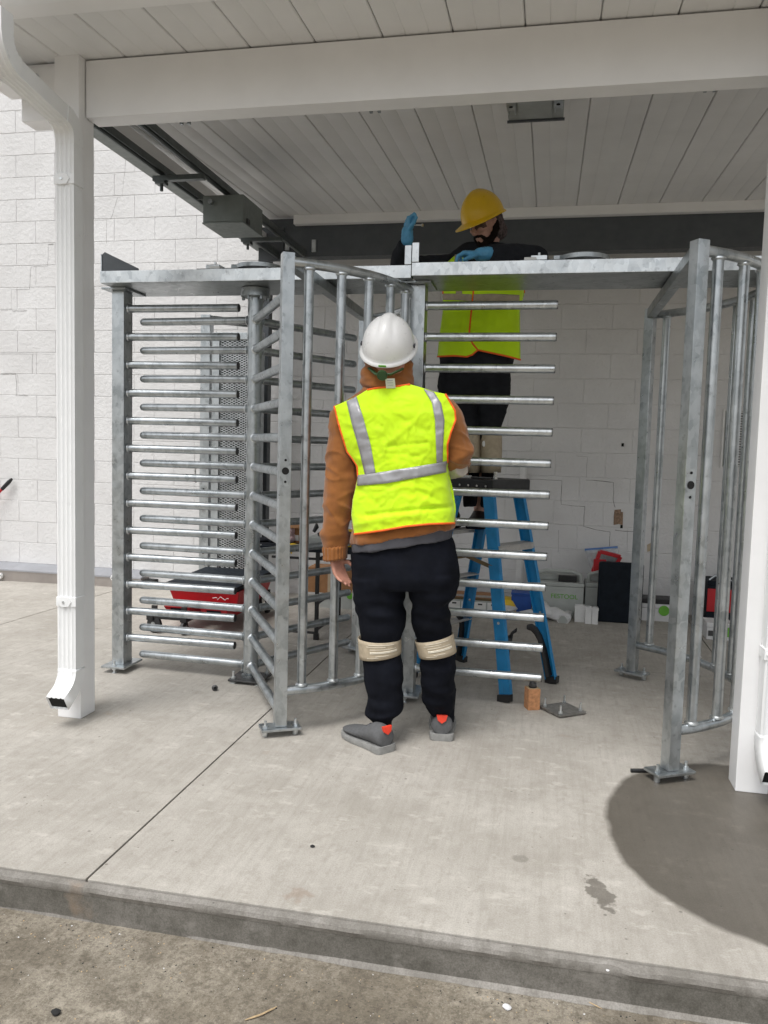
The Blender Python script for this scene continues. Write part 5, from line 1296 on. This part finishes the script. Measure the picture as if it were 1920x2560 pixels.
# helmet tipped back, ratchet
hc = V(*z6(650, 395), W1Y-.045)
Mh = Matrix.Rotation(R(38), 3, 'X') @ Matrix.Rotation(R(3), 3, 'Y')
hh = helmet(P1, hc, Mh, .118, .142, .143, 'helmet_white', ((0, .022, .006), (-.046, .006, -.0045), (.046, .006, -.0045)), peak=.04, rim=.013)
b_ = hc+Mh @ Vector((0, -.1555, -.006)); obj('badge', MB().obox(b_+Mh @ Vector((0, -.002, .001)), Mh @ Vector((.017, 0, 0)), Mh @ Vector((0, .0012, 0)), Mh @ Vector((0, 0, .0045))), 'case_green', hh)
for s_ in (-1, 1): obj('side_slot', MB().obox(hc+Mh @ Vector((s_*.1205, -.01, .016)), Mh @ Vector((.0035, 0, 0)), Mh @ Vector((0, .010, 0)), Mh @ Vector((0, 0, .006))), 'shirt_grey', hh)
r_ = V(*z6(612, 632), W1Y-.15); obj('ratchet_strap', MB().path([r_+Vector((-.075, .04, .03)), r_+Vector((-.035, .0, .0)), r_+Vector((.03, 0, .0)), r_+Vector((.075, .04, .028))], .012, 10, flat=.5), 'green_plastic', P1); obj('ratchet_knob', MB().lathe([(.020, -.012), (.024, 0), (.022, .010)], r_+Vector((-.005, -.015, -.006)), 20, Vector((0, 1, .3)).normalized()), 'green_plastic', P1)

# ---------------- worker on the ladder
def z8(x, y): return (960+x/3.19, 440+y/3.19)
def z9(x, y): return (1040+x/3.77, 900+y/3.77)
W2 = 4.84
fz = .915
b2 = MB()
ftL, ftR = Vector((-.565, W2-.10, fz)), Vector((-.40, W2+.06, fz))
k2L, k2R = V(*z9(540, 720), W2-.05), V(*z9(700, 720), W2-.05)
b2.capsule((-.50, W2, 1.80), k2L, .07, .05); b2.capsule(k2L, ftL+Vector((0, 0, .09)), .05, .035)
b2.capsule((-.36, W2, 1.80), k2R, .07, .05); b2.capsule(k2R, ftR+Vector((0, 0, .09)), .05, .035)
b2.capsule(ftL+Vector((0, 0, .07)), ftL+Vector((-.02, -.08, .045)), .026, .018); b2.capsule(ftR+Vector((0, 0, .07)), ftR+Vector((.0, -.08, .045)), .026, .018)
b2.capsule((-.43, W2, 1.82), (-.43, W2, 2.3), .11, .115)
s2R, s2L = Vector((-.61, W2-.02, 2.465)), Vector((-.24, W2-.02, 2.47))
b2.capsule(s2R, s2L, .06, .06)
fwd2 = Vector((-.62, -.70, -.52)).normalized(); rt2 = fwd2.cross(Vector((0, 0, 1))).normalized(); up2 = rt2.cross(fwd2)
H2 = V(1212, 556, W2-.08); M2 = Matrix((rt2, fwd2, up2)).transposed()
def hl(x, y, z): return H2+M2 @ Vector((x, y, z))
b2.capsule((-.42, W2, 2.38), hl(0, -.03, -.07), .055, .052)
b2.ell(H2, .074, .096, .112, M2); b2.ell(hl(0, .035, -.06), .056, .058, .062, M2); b2.ell(hl(0, .075, -.088), .022, .02, .02, M2)
b2.ell(hl(0, .085, .018), .052, .02, .014, M2)                                  # brow
b2.capsule(hl(0, .094, .008), hl(0, .112, -.028), .009, .013); b2.ell(hl(0, .104, -.036), .018, .012, .009, M2)   # nose
for s_ in (-1, 1):
    b2.ell(hl(s_*.030, .082, -.018), .022, .016, .016, M2); b2.ell(hl(s_*.075, -.005, -.012), .010, .019, .032, M2)
b2.ell(hl(0, .090, -.062), .022, .011, .006, M2); b2.ell(hl(0, .089, -.072), .020, .011, .006, M2)
el2R, wr2R = V(*z8(105, 735), W2-.14), V(1018, 592, 4.52)
el2L, wr2L = V(1334, 656, 4.60), V(1208, 636, 4.44)
b2.capsule(s2R, el2R, .042, .034); b2.capsule(el2R, wr2R, .034, .025)
b2.capsule(s2L, el2L, .042, .034); b2.capsule(el2L, wr2L, .034, .025)
P2 = fused('person', b2, 'skin_pale', None, .0055, 2, label='bearded worker in yellow helmet standing on the blue ladder behind the header', cat='person')
# gloves
g2 = MB(); hand(g2, wr2R, (.02, -.05, 1), (.45, -.80, .15), (.85, -.35, 0), (1.45, 1.55, 1.6, 1.65), 1.08, .02); g2.capsule(wr2R-Vector((0, 0, .02)), wr2R+Vector((0, 0, .03)), .036, .033)
fused('glove', g2, 'glove_blue', P2, .004, 2, lambda p: .0025*noise.noise(p*90))
g2 = MB(); hand(g2, wr2L, (-.82, -.30, .02), (-.2, -.75, -.2), (-.15, -.1, -1), (.80, .85, .9, .95), 1.15, .03); g2.capsule(wr2L+Vector((.03, 0, .005)), wr2L+Vector((-.02, 0, 0)), .036, .036)
fused('glove', g2, 'glove_blue', P2, .004, 2, lambda p: .0025*noise.noise(p*90))
# screw held in the raised glove
t = thing('hand_screw', V(1048, 562, 4.47), 'small shiny screw pinched in the raised blue glove', 'screw')
a, b = V(1040, 562, 4.47), V(1056, 563, 4.46); obj('screw_shank', MB().tube(a-Vector((.03, 0, 0)), b, .004, 8), 'steel_bright', t); obj('screw_head', MB().lathe([(.009, -.003), (.009, .003)], b, 12, (b-a).normalized()), 'steel_bright', t)
# jacket
jk = MB()
jk.loft([pxr(z8(0, y)[1], z8(l, 0)[0], z8(r, 0)[0], W2+dy, hd) for y, l, r, dy, hd in ((545, 640, 975, -.01, .07), (600, 560, 1060, 0, .09), (660, 500, 1120, 0, .12), (760, 480, 1100, 0, .135), (1000, 478, 1075, 0, .135), (1300, 455, 1060, 0, .135), (1450, 445, 1040, 0, .135), (1530, 450, 1020, 0, .13))])
jk.path([s2R+Vector((.06, 0, -.02)), s2R, el2R.lerp(s2R, .4), el2R, el2R.lerp(wr2R, .4), wr2R-Vector((0, 0, .035))], [.075, .072, .066, .058, .056, .046], 16)
jk.path([s2L+Vector((-.06, 0, -.02)), s2L, el2L.lerp(s2L, .4), el2L, el2L.lerp(wr2L, .45), wr2L+(el2L-wr2L).normalized()*.03], [.085, .098, .098, .092, .084, .054], 16)
fused('jacket', jk, 'jacket_dark', P2, .007, 5, folds(10, 14, .010, 3))
cl = MB(); cl.path([hl(-.0, -.0, -.115)+Vector((0, 0, -.02)), Vector((-.42, W2-.02, 2.42))], [.085, .10], 18); fused('collar', cl, 'jacket_dark', P2, .007, 3, folds(14, 30, .006, 5))
# beard, hood, glasses
bd = MB()
for s_ in (-1, 1):
    jaw = [(.074, -.012, -.020), (.073, .004, -.050), (.066, .028, -.076), (.052, .052, -.094), (.030, .072, -.104), (0, .080, -.108)]
    for p, q in zip(jaw, jaw[1:]): bd.capsule(hl(s_*p[0], p[1], p[2]), hl(s_*q[0], q[1], q[2]), .018, .022)
    bd.capsule(hl(0, .099, -.050), hl(s_*.028, .088, -.056), .0085, .008); bd.capsule(hl(s_*.028, .088, -.056), hl(s_*.040, .070, -.085), .009, .013)
bd.capsule(hl(0, .094, -.084), hl(0, .088, -.100), .008, .014)
fused('beard', bd, 'hair_dark', P2, .004, 2, lambda p: .003*noise.noise(p*120))
hm = MB(); hm.ell(hl(0, -.040, -.012), .086, .078, .118, M2); hm.ell(hl(0, -.07, -.075), .07, .06, .06, M2)
fused('head_covering', hm, 'camo', P2, .005, 3, lambda p: .003*noise.noise(p*60))
gl = [hl(x, .098-.9*x*x*8, -.000) for x in [-.07+.14*i/20 for i in range(21)]]
go = obj('safety_glasses', MB().path([p+up2*.016 for p in gl], .0045, 8), 'black_plastic', P2)
m = MB(); m.loft([[p+up2*.014 for p in gl], [p+up2*-.002+fwd2*.004 for p in gl], [p+up2*-.018 for p in gl]], cap=False, closed=False); solid(obj('lens', m, 'glass_dark', go), .002)
for s_ in (0, -1): obj('temple_arm', MB().path([gl[s_]+up2*.014, hl((-.079 if s_ == 0 else .079), -.01, .012)], .004, 6), 'black_plastic', go)
# helmet
c = hl(0, .0, .035); Mt = M2 @ Matrix.Rotation(R(2), 3, 'X')
helmet(P2, c, Mt, .115, .138, .150, 'helmet_yellow', ((0, .012, .005), (-.03, .006, .002), (.03, .006, .002)), peak=.055, rim=.010)
# vest of the ladder worker (front panel open at the zip, back panel)
def vd2(x, y, sgn):
    xc, hw = 770, 335+(10 if y > 1200 else 0)
    k = min(1, abs(x-xc)/hw); prof = (1-k**2.6)**(1/2.2); hd = .165 if y > 700 else .165*max(.45, (y-500)/200)
    f = noise.noise(Vector((x/120., y/70., 5)))*.009+noise.noise(Vector((x/45., y/80., 9)))*.004
    return V(*z8(x, y), W2+sgn*(hd*prof+f*min(1, prof*2)))
topA = [(560, 640), (600, 625), (650, 640), (712, 800)]; botA = [(428, 1440), (560, 1434), (660, 1442), (705, 1425), (748, 1388)]
lefA = [(560, 640), (470, 720), (472, 940), (470, 1075), (440, 1300), (428, 1440)]; rigA = [(712, 800), (712, 940), (694, 1100), (680, 1250), (702, 1330), (748, 1388)]
topB = [(712, 800), (860, 640), (930, 620), (1000, 640)]; botB = [(748, 1388), (900, 1420), (1000, 1442), (1088, 1466)]
rigB = [(1000, 640), (1110, 730), (1118, 935), (1082, 1070), (1084, 1250), (1088, 1466)]
v2 = MB(); pnA = Panel(topA, botA, lefA, rigA, vd2); pnB = Panel(topB, botB, rigA, rigB, vd2)
for pp, sg in ((pnA, -1), (pnB, -1), (pnA, 1), (pnB, 1)):
    mm = pp.mesh(sg, 28, 48); v2.add(mm.v, mm.f)
vest2 = solid(obj('vest', v2, 'hivis', P2, ang=80), .0035)
for pp, c in ((pnA, lefA[1:3]), (pnA, rigA), (pnA, botA), (pnB, botB), (pnB, rigB[1:3])): obj('orange_binding', MB().path(pp.line(c, -1), .0050, 8), 'orange_trim', vest2)
for pp, ea, eb in ((pnA, [(472, 940), (580, 940), (700, 945)], [(472, 990), (580, 992), (698, 1000)]), (pnB, [(715, 945), (860, 940), (1080, 950)], [(712, 1000), (860, 1000), (1080, 1000)]), (pnA, [(565, 630), (560, 700), (575, 940)], [(600, 625), (600, 700), (625, 940)])):
    solid(obj('reflective_tape', pp.strip(ea, eb, -1), 'tan_strap', vest2, ang=80), .001)
# trousers of the ladder worker
t2 = MB()
t2.loft([pxr(z9(0, y)[1], z9(l, 0)[0], z9(r, 0)[0], W2, hd) for y, l, r, hd in ((-30, 235, 880, .12), (60, 228, 885, .13), (160, 212, 892, .135), (260, 205, 893, .135), (340, 225, 885, .13))])
t2.loft([pxr(z9(0, y)[1], z9(l, 0)[0], z9(r, 0)[0], W2+dy, hd) for y, l, r, dy, hd in ((250, 225, 570, 0, .12), (400, 300, 580, -.01, .11), (520, 385, 585, -.03, .10), (640, 445, 600, -.045, .085), (760, 470, 608, -.05, .08), (900, 455, 600, -.03, .078), (1050, 440, 590, 0, .075), (1200, 440, 580, .02, .07), (1380, 450, 570, -.06, .065))])
t2.loft([pxr(z9(0, y)[1], z9(l, 0)[0], z9(r, 0)[0], W2+dy, hd) for y, l, r, dy, hd in ((250, 545, 892, 0, .12), (400, 560, 880, -.01, .11), (490, 575, 856, -.02, .10), (600, 585, 808, -.04, .09), (720, 592, 795, -.05, .085), (860, 600, 785, -.04, .08), (1000, 615, 765, -.0, .075), (1150, 620, 745, .03, .07), (1380, 615, 735, .04, .065))])
fused('trousers', t2, 'trouser_grey', P2, .007, 6, folds(9, 12, .012, 8))
for (l, r, dy) in ((500, 612, -.055), (612, 800, -.055)):
    rows = []
    for y, k in ((690, .9), (760, 1), (860, 1), (960, .92), (1060, .75)):
        a, b = V(*z9(l+(1-k)*40, y), W2+dy), V(*z9(r-(1-k)*40, y), W2+dy); c = (a+b)/2; hw = (b-a)/2
        rows.append([c+hw*math.cos(math.pi+math.pi*i/16)*1.02+Vector((0, .098*math.sin(math.pi+math.pi*i/16), 0)) for i in range(17)])
    m = MB(); m.loft(rows, cap=False, closed=False); kp = solid(obj('knee_pad', m, 'tan_strap', P2), .012)
    c = (rows[1][5]); obj('buckle', MB().ell(c+Vector((0, -.008, -.02)), .012, .006, .018), 'label_white', kp)
for ft, an in ((ftL, R(-105)), (ftR, R(-92))):
    d = Vector((math.cos(an), math.sin(an), 0)); shoe(P2, ft-d*.08, an, .30, .11, 'black_plastic', 'trouser_black', None, zb=fz-.008, boot=True)
